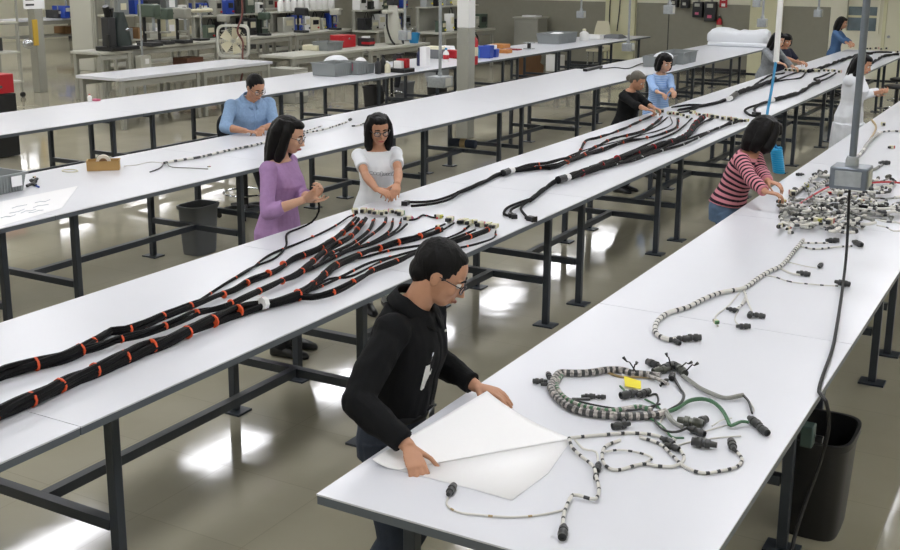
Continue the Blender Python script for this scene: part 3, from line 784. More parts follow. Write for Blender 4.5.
def harness(label, group, lines, conns=(), name='wire_harness', step=.03):
    """lines: (part, pixel path, radius, strands, material, tie spacing, tie material)"""
    a0 = at(*lines[0][1][len(lines[0][1])//2], ZT); root = thing(name, label, 'cable harness', a0, group)
    for k, ln in enumerate(lines):
        part, px, r, n, m_ = ln[:5]; path = spline(tp(px, r, .0 if k < 2 else .004*(k % 3)), step); mb = MB()
        if isinstance(n, tuple): banded(mb, path, r, n[0], n[1])
        elif n == 1: mb.tube(path, r, 8)
        else: strands(mb, path, r, n, seed=k, turns=5.)
        o = mb.build(part, m_, root)
        if len(ln) > 5 and ln[5]:
            s = RND.uniform(0, ln[5]*.5)
            for a, b in zip(path, path[1:]):
                s += (b-a).length
                if s > ln[5]: ring(root, b, b-a, r*1.04, ln[6] if len(ln) > 6 else M_ORNG); s = RND.uniform(-.03, .03)
    for c in conns:
        jt = c[2] in ('pink', 'lime', 'green', 'red')
        p = at(c[0], c[1], ZT)+(V((RND.uniform(-.014, .014), RND.uniform(-.014, .014), RND.choice((0, 0, .012)))) if jt else V((0, 0, 0))); q = at(c[0]+c[3][0], c[1]+c[3][1], ZT); d_ = q-at(c[0], c[1], ZT); conn(root, p, Matrix.Rotation(RND.uniform(-.55, .55) if jt else 0, 3, 'Z') @ d_, c[2], (c[4] if len(c) > 4 else 1.)*(RND.uniform(.85, 1.15) if jt else 1))
    return root
GB = 'black harnesses laid along the table'
bw = [M_WIRE]
# nearest thick bundle
harness('thick black harness with orange ties lying nearest the table edge, behind the man in black', GB, [
 ('trunk', [(-40, 430), (0, 413), (25, 402), (44, 394), (71, 380), (95, 370), (125, 357), (146, 348), (171, 339), (192, 330), (209, 323), (232, 313), (250, 307), (264, 303), (280, 300), (298, 295)], .030, 7, M_WIRE, .16),
 ('branch', [(296, 295), (310, 287), (333, 267), (350, 259), (365, 253), (383, 247), (395, 243), (417, 237), (441, 229)], .020, 5, M_WIRE, .2),
 ('branch', [(297, 296), (312, 297), (333, 292), (353, 282), (368, 272), (383, 266), (400, 260), (420, 252), (450, 243), (480, 233), (489, 229)], .017, 4, M_WIRE, .2),
 ('branch', [(298, 294), (318, 279), (340, 262), (362, 258), (392, 250), (430, 243), (458, 233), (469, 226)], .008, 2, M_WIRE, .35),
 ('branch', [(298, 295), (322, 286), (345, 275), (372, 262), (410, 252), (450, 240), (475, 230)], .008, 2, M_WIRE, .35),
 ('branch', [(306, 292), (330, 279), (352, 276), (390, 258), (440, 245), (457, 248), (492, 239), (496, 231)], .007, 2, M_WIRE, .35),
 ('branch', [(395, 243), (425, 232), (445, 224)], .006, 1, M_WIRE), ('branch', [(417, 237), (440, 231), (454, 223)], .006, 1, M_WIRE),
 ('tape', [(262, 303.5), (266, 302.5)], .0315, 1, M_WHITE)],
 [(447, 222, 'pink', (3, -4)), (453, 223, 'green', (3, -4)), (459, 224, 'pink', (4, -4)), (466, 224, 'lime', (3, -4)), (471, 225, 'green', (3, -4)), (476, 226, 'lime', (3, -4)), (481, 227, 'pink', (3, -4)), (486, 227, 'lime', (3, -4)), (491, 228, 'green', (3, -4)), (496, 230, 'lime', (3, -4)), (440, 229, 'lime', (4, -1), .6)])
harness('black harness splitting into two orange-tied strands toward the woman in lilac', GB, [
 ('trunk', [(-40, 386), (0, 374), (5, 372), (36, 364), (63, 357), (80, 350)], .028, 6, M_WIRE, .16),
 ('branch', [(78, 350), (98, 339), (111, 331), (125, 330), (147, 323), (163, 316), (182, 309), (205, 301), (232, 291), (250, 281), (275, 270), (290, 260), (317, 250), (340, 235), (357, 219)], .019, 5, M_WIRE, .19),
 ('branch', [(79, 351), (100, 346), (121, 339), (142, 334), (159, 328), (178, 321), (201, 311), (222, 306), (243, 298), (259, 291), (282, 281), (298, 274), (313, 261), (330, 248), (350, 237), (365, 219)], .018, 5, M_WIRE, .19),
 ('branch', [(186, 308), (200, 300), (230, 281), (251, 269), (270, 255), (300, 242), (333, 227), (349, 217), (356, 215)], .008, 2, M_WIRE, .3),
 ('branch', [(298, 274), (317, 266), (328, 255), (350, 245), (368, 231), (374, 219)], .011, 3, M_WIRE, .25),
 ('branch', [(313, 268), (340, 254), (360, 243), (383, 225), (386, 218)], .011, 3, M_WIRE, .25),
 ('branch', [(320, 264), (346, 252), (376, 240), (390, 230), (393, 219)], .009, 2, M_WIRE, .3),
 ('branch', [(330, 256), (352, 250), (382, 239), (398, 228), (401, 219)], .008, 2, M_WIRE, .3),
 ('branch', [(340, 252), (370, 245), (396, 233), (407, 224)], .007, 1, M_WIRE), ('branch', [(409, 220), (416, 219), (423, 215), (431, 217), (437, 218)], .006, 1, M_WIRE, .08, M_RED)],
 [(357, 214, 'lime', (2, -4)), (362, 213, 'pink', (3, -4)), (367, 213, 'green', (3, -4)), (372, 215, 'pink', (3, -4)), (377, 216, 'pink', (3, -4)), (382, 217, 'green', (3, -4)), (386, 216, 'lime', (3, -4)), (391, 213, 'pink', (3, -4)), (396, 214, 'lime', (3, -4)), (401, 216, 'green', (4, -2)), (408, 221, 'pink', (4, 0)), (439, 218, 'lime', (4, 1), .8)])
# the cable the woman in lilac holds
r = thing('held_cable', 'single black cable rising from the table into the hands of the woman in lilac', 'cable', at(288, 240))
hp0 = [at(x, y, .908) for x, y in ((192, 305), (230, 281), (251, 268), (275, 258), (286, 246), (287, 234), (300, 228))]+[at(312, 222, .94), atx(319, 211, -4.05), atx(318, 198, -4.06)]
MB().tube(spline(hp0, .03), .0065, 8).build('cable', M_WIRE, r)
MB().tube([hp0[-1], hp0[-1]+V((.01, .0, .05))], .016, 10).build('connector', M_CREAM, r)
# middle pair
harness('black harness with white sleeve, its plugs at the hands of the woman in white', GB, [
 ('trunk', [(505, 172), (495, 176), (483, 182), (470, 188), (458, 193)], .016, 4, M_WIRE),
 ('branch', [(459, 192), (447, 197), (433, 201), (420, 202), (409, 202)], .009, 1, M_WIRE), ('branch', [(459, 193), (450, 199), (437, 203), (424, 205), (411, 206)], .009, 1, M_WIRE),
 ('knob', [(503, 173), (509, 171)], .028, 1, M_BLACK), ('sleeve', [(509, 171), (513, 170)], .026, 1, M_WHITE),
 ('branch', [(512, 170), (530, 165), (547, 163), (562, 159), (577, 155), (586, 141), (600, 137), (623, 129), (640, 121), (656, 114)], .014, 3, M_WIRE, .4),
 ('branch', [(512, 170), (530, 168), (550, 166), (580, 156), (600, 144), (613, 139), (640, 132), (655, 123), (662, 117)], .015, 4, M_WIRE, .4),
 ('branch', [(513, 171), (540, 168), (556, 167), (590, 153), (620, 143), (645, 138), (667, 132), (677, 127), (678, 118)], .015, 4, M_WIRE, .4),
 ('branch', [(560, 160), (580, 152), (610, 143), (638, 136), (660, 130), (672, 124), (670, 117)], .008, 2, M_WIRE), ('branch', [(577, 155), (600, 152), (630, 139), (656, 126), (668, 117)], .008, 2, M_WIRE)],
 [(406, 205, 'plug', (-4, 2), 1.2)]+[(654+i*4.6, 112+i*.9, ('lime', 'green', 'pink', 'lime', 'green', 'red')[i % 6], (3, -4), 1.2) for i in range(8)], step=.04)
harness('black harness with three loose plugs and white sleeve near the table edge', GB, [
 ('trunk', [(560, 179), (548, 186), (538, 194), (531, 200)], .018, 4, M_WIRE),
 ('branch', [(533, 198), (518, 203), (507, 208), (504, 214), (510, 216)], .009, 1, M_WIRE), ('branch', [(533, 199), (520, 205), (511, 210), (512, 216)], .009, 1, M_WIRE), ('branch', [(532, 199), (524, 204), (521, 209), (525, 215), (530, 220)], .009, 1, M_WIRE),
 ('knob', [(558, 180), (565, 178)], .03, 1, M_BLACK), ('sleeve', [(565, 178), (569, 177)], .027, 1, M_WHITE),
 ('braid', [(569, 177), (593, 169), (613, 160), (637, 153), (660, 145), (680, 139), (690, 132), (695, 124), (703, 117)], .03, 7, M_WIRE, .35, M_RED),
 ('branch', [(580, 172), (610, 166), (640, 156), (665, 147), (687, 137), (698, 126), (713, 118)], .014, 4, M_WIRE), ('branch', [(600, 168), (630, 161), (660, 151), (690, 142), (713, 130), (730, 124), (742, 120)], .013, 4, M_WIRE, .4, M_WHITE),
 ('branch', [(660, 147), (684, 140), (705, 133), (725, 125), (733, 119)], .012, 3, M_WIRE), ('branch', [(590, 167), (615, 158), (650, 143), (672, 134), (684, 126), (692, 118)], .010, 3, M_WIRE)],
 [(511, 217, 'plug', (3, 4), 1.1), (514, 218, 'plug', (2, 4), 1.1), (531, 221, 'plug', (4, 1), 1.3)]+[(692+i*6, 115+i*.9, ('lime', 'red', 'pink', 'red', 'green', 'lime', 'red', 'red', 'green', 'lime')[i], (3, -4), 1.25) for i in range(10)], step=.04)
harness('black harness with dark knob behind the woman in pink stripes, below the woman in grey', GB, [
 ('trunk', [(728, 99), (715, 103), (700, 106), (690, 108), (678, 110)], .02, 5, M_WIRE), ('branch', [(700, 106), (690, 111), (676, 113), (668, 112)], .014, 3, M_WIRE), ('branch', [(705, 105), (690, 105), (672, 107)], .014, 3, M_WIRE),
 ('knob', [(731, 98), (737, 93)], .034, 1, M_BLACK), ('sleeve', [(728, 99), (731, 98)], .03, 1, M_WHITE),
 ('braid', [(735, 94), (748, 89), (758, 86), (768, 82), (776, 79)], .03, 6, M_WIRE), ('branch', [(748, 90), (762, 80), (772, 75), (784, 73)], .016, 3, M_WIRE), ('branch', [(760, 86), (775, 80), (790, 75), (800, 71)], .016, 3, M_WIRE), ('branch', [(766, 83), (785, 80), (800, 78), (806, 72)], .014, 3, M_WIRE)],
 [(786+i*4, 71+i*.3, ('lime', 'green', 'pink')[i % 3], (3, -3), 1.5) for i in range(6)], step=.06)
harness('black harness with two looped tails just behind the head of the woman in stripes', GB, [
 ('trunk', [(773, 100), (788, 96), (800, 92), (811, 85), (819, 81)], .026, 6, M_WIRE), ('branch', [(771, 101), (762, 103), (755, 108), (756, 113), (764, 117)], .014, 1, M_WIRE), ('branch', [(771, 101), (757, 105), (748, 108), (745, 111), (750, 115), (756, 116)], .014, 1, M_WIRE),
 ('sleeve', [(769, 101), (773, 100)], .03, 1, M_WHITE), ('branch', [(811, 85), (820, 82), (814, 79), (822, 76), (830, 73)], .014, 3, M_WIRE), ('branch', [(818, 82), (828, 78), (836, 73)], .014, 3, M_WIRE)],
 [(756, 116, 'plug', (4, 1), 1.8)]+[(814+i*5, 72+i*.2, ('green', 'lime', 'pink')[i % 3], (3, -3), 1.5) for i in range(6)], step=.06)
harness('far black harness leading to the woman in slate blue', GB, [
 ('trunk', [(808, 71), (817, 69), (831, 64), (842, 60), (853, 56), (862, 54), (872, 53)], .028, 5, M_WIRE), ('branch', [(868, 53), (880, 52), (892, 52.5)], .02, 3, M_WIRE)],
 [(866+i*5, 49.6+i*.15, ('green', 'lime', 'pink')[i % 3], (3, -2), 1.6) for i in range(5)], step=.08)
harness('far black harness at the right above the lab coat woman', GB, [
 ('trunk', [(862, 66), (871, 63), (878, 59), (884, 56), (893, 54.5), (899, 54)], .026, 5, M_WIRE)], [(897, 53, 'lime', (3, -1), 1.6)], step=.08)

# --- on the near white table: coiled mottled harness
MB_ = (.045, .3)
coil_ = harness('coiled mottled harness with dark round connectors and yellow tag on near table', None, [
 ('trunk', [(660, 376), (643, 374), (632, 373), (621, 370), (606, 370), (594, 372), (581, 373), (570, 373), (560, 373), (554, 379), (551, 387), (554, 394), (562, 402), (574, 409), (590, 413), (606, 415), (621, 416), (639, 416), (654, 415), (666, 412)], .015, (.03, .45), [M_MIX, M_CON], 0),
 ('trunk', [(562, 375), (557, 382), (557, 388), (563, 396), (574, 403), (590, 408), (608, 411), (624, 409), (639, 407), (652, 410)], .010, (.028, .4), [M_MIX, M_GRN]),
 ('branch', [(654, 415), (664, 413), (678, 408), (689, 401), (702, 399), (713, 402), (722, 410), (728, 420), (731, 425), (741, 421), (749, 422)], .008, 3, M_GRN),
 ('branch', [(673, 376), (680, 388), (684, 395), (680, 404), (668, 411)], .007, 2, M_CON),
 ('conduit', [(683, 376), (690, 381), (700, 388), (713, 394), (726, 398), (743, 395)], .009, 1, M_GW), ('branch', [(743, 395), (749, 402), (752, 413)], .006, 2, M_BLACK),
 ('branch', [(572, 399), (580, 399), (590, 399)], .006, 1, M_CON), ('branch', [(560, 378), (550, 384), (541, 384)], .007, 2, M_CON), ('branch', [(666, 412), (672, 421), (682, 427)], .010, 3, M_GW), ('branch', [(645, 399), (656, 405), (664, 413)], .005, 2, M_GRN),
 ('branch', [(645, 416), (655, 421), (664, 428), (672, 437), (684, 438)], .004, 1, M_GRN),
 ('branch', [(662, 412), (655, 420), (664, 430), (676, 432), (688, 428)], .005, 2, M_BAND), ('branch', [(650, 410), (658, 402), (656, 394), (648, 396)], .004, 1, M_BAND), ('branch', [(666, 412), (660, 424), (668, 434), (676, 440)], .003, 1, M_WW), ('branch', [(712, 426), (722, 420), (732, 418)], .0025, 1, M_WW), ('branch', [(700, 433), (716, 428), (731, 424)], .0025, 1, M_WW), ('branch', [(752, 413), (754, 409), (747, 398)], .0025, 1, M_WW),
 ('branch', [(640, 372), (650, 376), (660, 380), (668, 384)], .008, 3, M_MIX), ('branch', [(606, 372), (622, 377), (640, 377), (655, 378)], .005, 1, M_TAN), ('branch', [(566, 398), (590, 404), (612, 408), (634, 410), (660, 404)], .004, 1, M_BAND), ('branch', [(621, 417), (624, 421), (622, 427)], .006, 1, M_CON), ('branch', [(558, 380), (552, 390), (560, 399), (578, 408), (604, 413)], .005, 1, M_GRN), ('branch', [(628, 396), (624, 390), (620, 386)], .004, 1, M_GRN)],
 [(540, 384, 'amp', (-6, 0), .8), (549, 379, 'amp', (-2, -5), .8), (588, 399, 'amp', (6, 0), .75), (600, 399, 'amp', (6, 0), .6), (654, 368, 'amp', (-5, -2), 1.1), (661, 374, 'amp2', (-6, 1), 1.1), (667, 371, 'amp', (5, -2), 1.2), (672, 379, 'amp', (-1, 6), .9), (676, 370, 'amp', (5, 3), 1.1), (681, 374, 'amp2', (4, 4), 1.2), (665, 384, 'amp', (-4, 3), .7),
  (629, 398, 'amp', (-5, 1), 1.1), (643, 397, 'amp', (5, -2), 1.0), (621, 429, 'amp', (-6, 1), 1.0), (624, 422, 'amp', (1, -5), .8), (690, 427, 'amp2', (5, 1), 1.3), (699, 426, 'amp', (5, -2), 1.1), (696, 435, 'amp', (5, 2), 1.0), (754, 426, 'amp', (5, 4), 1.1), (762, 433, 'amp', (5, 4), 1.0)], step=.012)
for px, py, qx, qy in ((636, 372, 623, 357), (633, 371, 637, 362), (671, 366, 666, 353), (686, 371, 698, 363), (680, 368, 692, 362), (664, 384, 660, 390)):
    a = at(px, py, .93); b = V((a.x, a.y, 0)); e = aty(qx, qy, a.y); e.z = max(e.z, .92); MB().tube([a, a.lerp(e, .5)+V((0, 0, .01)), e.lerp(a, .3), e], [.003, .003, .003, .007], 7).build('pin_lead', M_BLACK, coil_)
tg = thing('yellow_tag', 'small yellow paper tag tied to the coiled mottled harness', 'tag', at(633, 382))
gm = MB(); a, b, c_, d_ = at(624, 376, .925), at(641, 381, .925), at(641, 389, .912), at(625, 386, .912); gm.loft([[a, b, c_, d_], [p+V((0, 0, -.0015)) for p in (a, b, c_, d_)]]); gm.build('card', M_YEL, tg, smooth=False)
MB().tube([a, at(622, 374, .93)], .002, 5).build('string', M_WHITE, tg)
harness('thin white banded harness with loops and dark end connectors at the near table corner', None, [
 ('trunk', [(569, 438), (578, 437), (600, 435), (631, 433), (658, 436), (676, 446), (684, 458), (675, 466), (658, 466), (642, 464), (618, 470), (606, 466), (602, 456), (606, 446), (620, 440)], .006, (.05, .2), [M_WW, M_BAND]),
 ('branch', [(640, 437), (660, 444), (672, 455), (684, 466), (702, 473), (720, 471), (736, 467), (742, 460), (738, 453), (733, 449)], .006, (.04, .25), [M_WW, M_BAND]),
 ('branch', [(569, 438), (572, 447), (580, 455), (593, 466), (596, 476), (599, 490), (595, 499), (584, 497), (573, 495), (567, 505), (564, 514), (562, 530)], .006, (.05, .3), [M_WW, M_BAND]),
 ('branch', [(564, 510), (540, 515), (511, 517), (480, 515), (458, 512), (447, 505), (448, 498)], .0035, (.12, .08), [M_WW, M_TAN]),
 ('branch', [(602, 452), (620, 450), (640, 453), (652, 458), (645, 463)], .004, (.05, .25), [M_WW, M_BAND]), ('branch', [(575, 440), (584, 449), (596, 452), (598, 465)], .004, 1, M_WW), ('branch', [(676, 446), (690, 442), (716, 438), (741, 436)], .003, 1, M_WW)],
 [(598, 470, 'amp', (-1, 6), .8), (596, 478, 'amp', (-1, 6), .6), (563, 536, 'amp', (-1, 6), 1.0), (451, 494, 'amp', (3, -5), .9), (704, 448, 'amp', (-6, -1), 1.2), (732, 449, 'amp', (-2, -6), 1.0), (667, 444, 'amp', (5, 2), .8), (672, 450, 'amp', (5, 2), .8)], step=.012)
harness('long white banded harness stretching down the table from the pile to two dark plugs', None, [
 ('trunk', [(803, 240), (800, 244), (794, 251), (782, 265), (768, 272), (757, 279), (744, 288), (723, 292), (706, 298), (688, 307), (668, 313), (657, 322), (656, 333), (666, 339), (676, 340)], .012, (.05, .28), [M_WW, M_BAND]),
 ('branch', [(744, 289), (746, 300), (738, 308), (732, 311)], .006, (.05, .3), [M_WW, M_BAND]), ('branch', [(744, 291), (748, 302), (752, 312)], .005, 1, M_WW), ('branch', [(740, 292), (728, 306), (716, 316), (718, 326)], .004, 1, M_WW), ('branch', [(746, 295), (735, 318), (742, 327)], .003, 1, M_WW),
 ('branch', [(764, 275), (775, 277), (792, 282), (820, 285), (838, 286)], .004, (.08, .25), [M_WW, M_BAND]), ('branch', [(780, 268), (790, 273), (800, 275)], .006, 1, M_WW), ('branch', [(788, 262), (805, 266), (816, 268)], .003, 1, M_WW),
 ('branch', [(800, 243), (812, 243), (828, 243)], .006, (.05, .25), [M_WW, M_BAND]), ('branch', [(799, 246), (815, 249), (835, 247), (852, 246)], .006, (.05, .25), [M_WW, M_BAND])],
 [(681, 342, 'amp', (6, 0), 1.0), (676, 344, 'amp', (5, 3), .8), (692, 341, 'amp', (6, 0), 1.1), (732, 312, 'amp', (5, 1), .8), (750, 317, 'amp', (-2, 5), .9), (758, 318, 'amp', (6, 1), .9), (743, 329, 'amp', (5, 0), .9), (718, 327, 'green', (4, 3), .6), (842, 286, 'amp', (5, 1), 1.1), (803, 276, 'amp', (6, 1), 1.0), (820, 268, 'amp', (3, -3), .9), (832, 243, 'amp', (6, 0), 1.1), (857, 246, 'amp', (5, 2), 1.2)], step=.014)
# the pile
GP = 'white harnesses heaped under the junction box'
rr = random.Random(5)
for k in range(20):
    cx, cy = rr.uniform(795, 900), rr.uniform(178, 232)
    if cx < 815 and cy < 190: cy += 16
    sx = rr.uniform(18, 42); lines = []; lft = rr.uniform(0, .045)
    for j in range(5):
        pts = []; x, y = cx+rr.uniform(-8, 8), cy+rr.uniform(-5, 5); a = rr.uniform(-.5, .5)+(PI if rr.random() < .5 else 0)
        for s in range(7):
            pts.append((x, y)); x += sx/4*math.cos(a); y += sx/9*math.sin(a)+rr.uniform(-2, 2); a += rr.uniform(-.8, .8)
        pts = [(min(max(q[0], 781+max(0, (205-q[1])*1.35)), 935), min(max(q[1], 176), 238)) for q in pts]
        lines.append(('branch' if j else 'trunk', pts, rr.choice((.005, .007, .010)) if j else .013, (.05, .3), [rr.choice((M_WW, M_WW, M_GW)), rr.choice((M_BAND, M_BAND, M_CON))]))
    cs = [(l_[1][-1][0], l_[1][-1][1], rr.choice(('amp', 'amp', 'amp2', 'red', 'lime') if k % 3 == 0 else ('amp', 'amp', 'amp2')), (rr.uniform(-5, 5), rr.uniform(-3, 3)), rr.uniform(.7, 1.1)) for l_ in lines]
    o = harness('white banded harness tangled in the pile before the woman in stripes', GP, lines, cs, step=.03)
    o.location.z += lft
harness('white harness trailing away from the pile toward the woman in lab coat', None, [
 ('trunk', [(812, 190), (830, 178), (848, 166), (862, 152), (868, 143), (880, 132)], .016, (.06, .3), [M_WW, M_BAND]), ('branch', [(868, 143), (876, 128), (872, 120)], .01, 1, M_TAN), ('branch', [(880, 132), (892, 131), (905, 132)], .01, (.07, .3), [M_WW, M_BAND]), ('branch', [(848, 166), (870, 170), (882, 165)], .012, (.06, .3), [M_GW, M_BAND])],
 [(884, 165, 'amp', (5, 0), 1.3), (800, 176, 'amp', (-5, 0), .9), (884, 126, 'lime', (3, -2), 1.2), (893, 149, 'red', (3, 0), 1.0)], step=.03)
tag(MB().tube(spline([at(*p) for p in ((798, 205, .908), (812, 196, .94), (826, 188, .955), (840, 185, .955), (862, 184, .955), (885, 182, .945), (912, 184, .908), (935, 186, .908))], .04), .007, 8).build('red_cable', M_RED), 'red cable lying across the pile of white harnesses', 'cable')
tag(MB().tube(spline([at(*p) for p in ((845, 210, .915), (858, 206, .95), (868, 207, .96), (885, 207, .955), (912, 211, .912), (930, 212, .912))], .04), .011, 8).build('black_cable', M_WIRE), 'thick black cable running right out of the pile of white harnesses', 'cable')
# thin harness on the seated man's table
harness('thin black braided harness along the table of the man in blue', None, [
 ('trunk', [(164, 163), (180, 160), (200, 157), (225, 151), (250, 146), (275, 140)], .011, (.05, .6), [M_BAND, M_WW]), ('branch', [(164, 163), (160, 168), (150, 172)], .005, 1, M_BAND), ('branch', [(166, 163), (172, 167), (190, 168), (208, 169)], .005, 1, M_GW),
 ('branch', [(164, 163), (150, 162), (136, 165), (124, 166)], .003, 1, M_WW), ('branch', [(270, 137), (290, 131), (305, 131), (322, 126)], .006, (.05, .5), [M_BAND, M_WW]), ('branch', [(275, 140), (300, 134), (325, 129), (347, 122)], .009, (.05, .6), [M_BAND, M_WW])],
 [(350, 121, 'amp', (5, -2), 1.0), (208, 169, 'red', (4, 0), .4)], step=.03)
harness('short black harness end lying beside the hair of the woman in white', None, [('trunk', [(352, 126), (360, 125), (366, 122)], .008, (.05, .6), [M_BAND, M_WW])], [(368, 121, 'amp', (4, -1), .9)], step=.03)

# ---------------------------------------------------------------- paper sheet lifted by the man
N = 22; vs = []; fs = []
A0, A1 = at(398, 470, .904), at(572, 439, .904)      # fold line resting on the table
B0, B1 = at(372, 459, .93), at(487, 391, .965)       # edge held up by the hands
for i in range(N+1):
    u = i/N; a = A0.lerp(A1, u); b = B0.lerp(B1, u)
    for j in range(N+1):
        t = j/N; p = a.lerp(b, t); p.z = .904+(p.z-.904)*t**1.4+.028*math.sin(PI*t)*math.sin(PI*u)*(1-u*.4); vs.append(p)
for i in range(N):
    for j in range(N): k = i*(N+1)+j; fs.append((k, k+1, k+N+2, k+N+1))
ps = MB(); ps.add(vs, fs)
fl = [at(398, 470, .903), at(470, 488, .903), at(512, 500, .903), at(548, 473, .903), at(572, 439, .903)]
ps.add(fl, [(0, 1, 2, 3, 4)])
sh = tag(ps.build('paper_sheet', M_PAPER), 'large white paper sheet with one edge lifted by the man in black', 'paper')
so = sh.modifiers.new('t', 'SOLIDIFY'); so.thickness = .0012
M_INK = mat('faint_ink', 'a9afba', .7)
# ------------------------------------------------------------------ props
def dep(p): return (V(p)-V((0, 0, CAM_H))).dot(AF)
def pxm(p, n): return n*dep(p)/FPX
M_TAPE = mat('tape_white', 'e4e0d4', .4); M_LINER = mat('clear_liner', 'cfd4d6', .25, alpha=.55, bump=.6, bs=30)
M_BIN = mat('grey_bin_plastic', '6e7174', .5); M_BBIN = mat('black_bin_plastic', '1b1b1d', .45)
def tote(label, c, d, m=None, group=None, rz=0, card=None, ribs=8, name='tote'):
    r = thing(name, label, 'tote', c, group); m = m or M_TOTE; c = V(c)
    rb = MB().tray(c+V((0, 0, .001)), d, .006, .93, rz, rim=.014)
    cs, sn = math.cos(rz), math.sin(rz)
    for sx in (-1, 1):
        for k in range(ribs):
            y = (k+.5)/ribs*d[1]*.9-d[1]*.45; x = sx*(d[0]/2*.965+.003); rb.box(c+V((x*cs-y*sn, x*sn+y*cs, d[2]*.48)), (.008, .012, d[2]*.85), rz=rz)
    rb.build('bin_body', m, r, smooth=False)
    if card:
        x = d[0]/2+.012; y = card[0]*d[1]; MB().box(c+V((x*cs-y*sn, x*sn+y*cs, d[2]*.6)), (.004, card[1], d[2]*.55), rz=rz).build('label_card', card[2], r, smooth=False)
    return r
def trash(label, px, py, top, h, m, liner=False, sq=.85, cat='waste bin', ry=.75, pos=None):
    c = pos if pos is not None else at(px, py, 0); r = thing('waste_bin', label, cat, c); mb = MB(); n = 28
    def rg(a, z):
        out = []
        for i in range(n):
            t = 2*PI*i/n; x = math.copysign(abs(math.cos(t))**.5, math.cos(t)); y = math.copysign(abs(math.sin(t))**.5, math.sin(t)); out.append(c+V((a*ry*x, a*y, z)))
        return out
    mb.loft([rg(top*sq*.97, .001), rg(top*sq, .02), rg(top, h-.03), rg(top+.014, h-.03), rg(top+.014, h), rg(top-.006, h), rg(top*sq-.006, .012)])
    mb.build('bin_body', m, r)
    if liner:
        q = MB(); q.loft([rg(top*.95, h*.55), rg(top+.02, h*.7), rg(top+.024, h+.012), rg(top+.002, h+.02), rg(top-.02, h*.6)], cap=False); q.build('bin_liner', M_LINER, r)
    return r
trash('grey waste bin standing behind the woman in lilac under the table', 200, 252, .165, .44, M_BIN)
trash('black waste bin on the floor right of the near white table', 0, 0, .20, .48, M_BBIN, pos=V((-.845, 4.97, 0)))
trash('small black waste bin under the grey tote row beside a grey one', 374, 108, .2, .40, M_BBIN)
trash('small grey waste bin right beside a black one under the tote row', 404, 103, .2, .40, M_BIN)
trash('black waste bin with clear plastic liner left of the column', 437, 99, .22, .62, M_BBIN, True)

tote('ribbed grey tote with white card at left end of seated man\'s table', (-6.76, 5.10, ZT), (.36, .66, .135), card=(.36, .09, M_PAPER), ribs=24)
r = harness('dark connector cluster beside the ribbed grey tote', None, [('trunk', [(27, 186), (31, 184), (35, 182)], .012, 3, M_BLACK), ('branch', [(33, 183), (37, 186), (39, 187)], .006, 1, M_BLUE)], [(33, 183, 'amp', (4, 1), 1.1), (36, 181, 'amp', (4, -2), .8), (35, 186, 'amp', (3, 2), .8), (34, 180, 'red', (4, -2), .5)], step=.02)
# tape box
c = (at(90, 171)+at(121, 170))/2+V((-.05, .03, 0)); r = thing('tape_box', 'open brown cardboard box with white tape roll at left of the man in blue', 'box', c)
rz = math.atan2(at(121, 170).y-at(90, 171).y, at(121, 170).x-at(90, 171).x)
MB().tray(c+V((0, 0, .001)), (.25, .14, .075), .006, .99, rz, rim=.004).build('box_body', mat('tan_cardboard', 'b08d57', .8, var=.05), r, smooth=False)
t_ = thing('tape_roll', 'white tape roll standing in the brown cardboard box', 'tape', c+V((0, 0, .004)))
ax = V((-math.sin(rz), math.cos(rz), 0)); Mx = mat3(V((math.cos(rz), math.sin(rz), 0)), V((0, 0, 1)), ax)
MB().lathe([(.032, -.02), (.056, -.02), (.056, .02), (.032, .02), (.032, -.02)], c+V((0, 0, .062)), 28, M=Mx).build('roll', M_TAPE, t_)
MB().lathe([(.028, -.021), (.032, -.021), (.032, .021), (.028, .021), (.028, -.021)], c+V((0, 0, .062)), 24, M=Mx).build('core', M_BROWN, t_)
q = MB(); cc = at(70, 171, .904)
q.tube([cc+V((.07*math.cos(a), .05*math.sin(a), .002)) for a in [2*PI*i/24 for i in range(24)]], .004, 6, closed=True); tag(q.build('wire_loop', M_CREAM), 'small loop of pale wire lying left of the brown tape box', 'wire')
# drawing on the table
q = MB(); cs = [at(-20, 232, .901), at(62, 208, .901), at(78, 186, .901), at(-20, 206, .901)]; q.loft([[p for p in cs], [p+V((0, 0, .0012)) for p in cs]])
dr = tag(q.build('drawing_sheet', M_PAPER, smooth=False), 'printed wiring drawing lying before the ribbed grey tote', 'drawing')
q = MB(); rr = random.Random(3)
for k in range(7):
    x = rr.uniform(0, 40); y = 214-x*.22+rr.uniform(-4, 6); q.tube([at(x+s*5, y-s*1.2+rr.uniform(-.8, .8), .9035) for s in range(4)], .002, 4)
q.build('printed_lines', M_INK, dr)
# power strip, cord
r = thing('power_strip', 'black power strip at far edge of the table where the row steps', 'power strip', at(590, 69.5)+V((0, 0, 0)))
MB().box(at(590, 69.5)+V((.05, 0, .02)), (.07, .75, .04), rz=.05).build('strip_body', M_BLACK, r, bevel=.006)
MB().tube(spline([at(x, y, .91) for x, y in ((600, 69), (615, 67.5), (628, 68.5), (640, 64), (648, 62.5))], .06), .009, 6).build('cord', M_BLACK, r)
MB().box(at(648, 63, .925), (.12, .2, .05), rz=.4).build('yellow_adapter', M_YEL, r, bevel=.008)
tote('large grey tote behind the woman in light blue stripes', at(683, 64)+V((-.15, .2, 0)), (.42, .75, .2), group=None)
tote('open grey tote nearer the woman in light blue stripes, holding white cloth', at(669, 67)+V((-.2, .1, 0)), (.40, .55, .17))
tag(MB().ell(at(668, 63, .98)+V((-.15, .2, .07)), (.16, .2, .09), None, 14, 8).build('cloth_heap', M_TEE), 'white cloth heap in the grey tote behind the women', 'cloth')
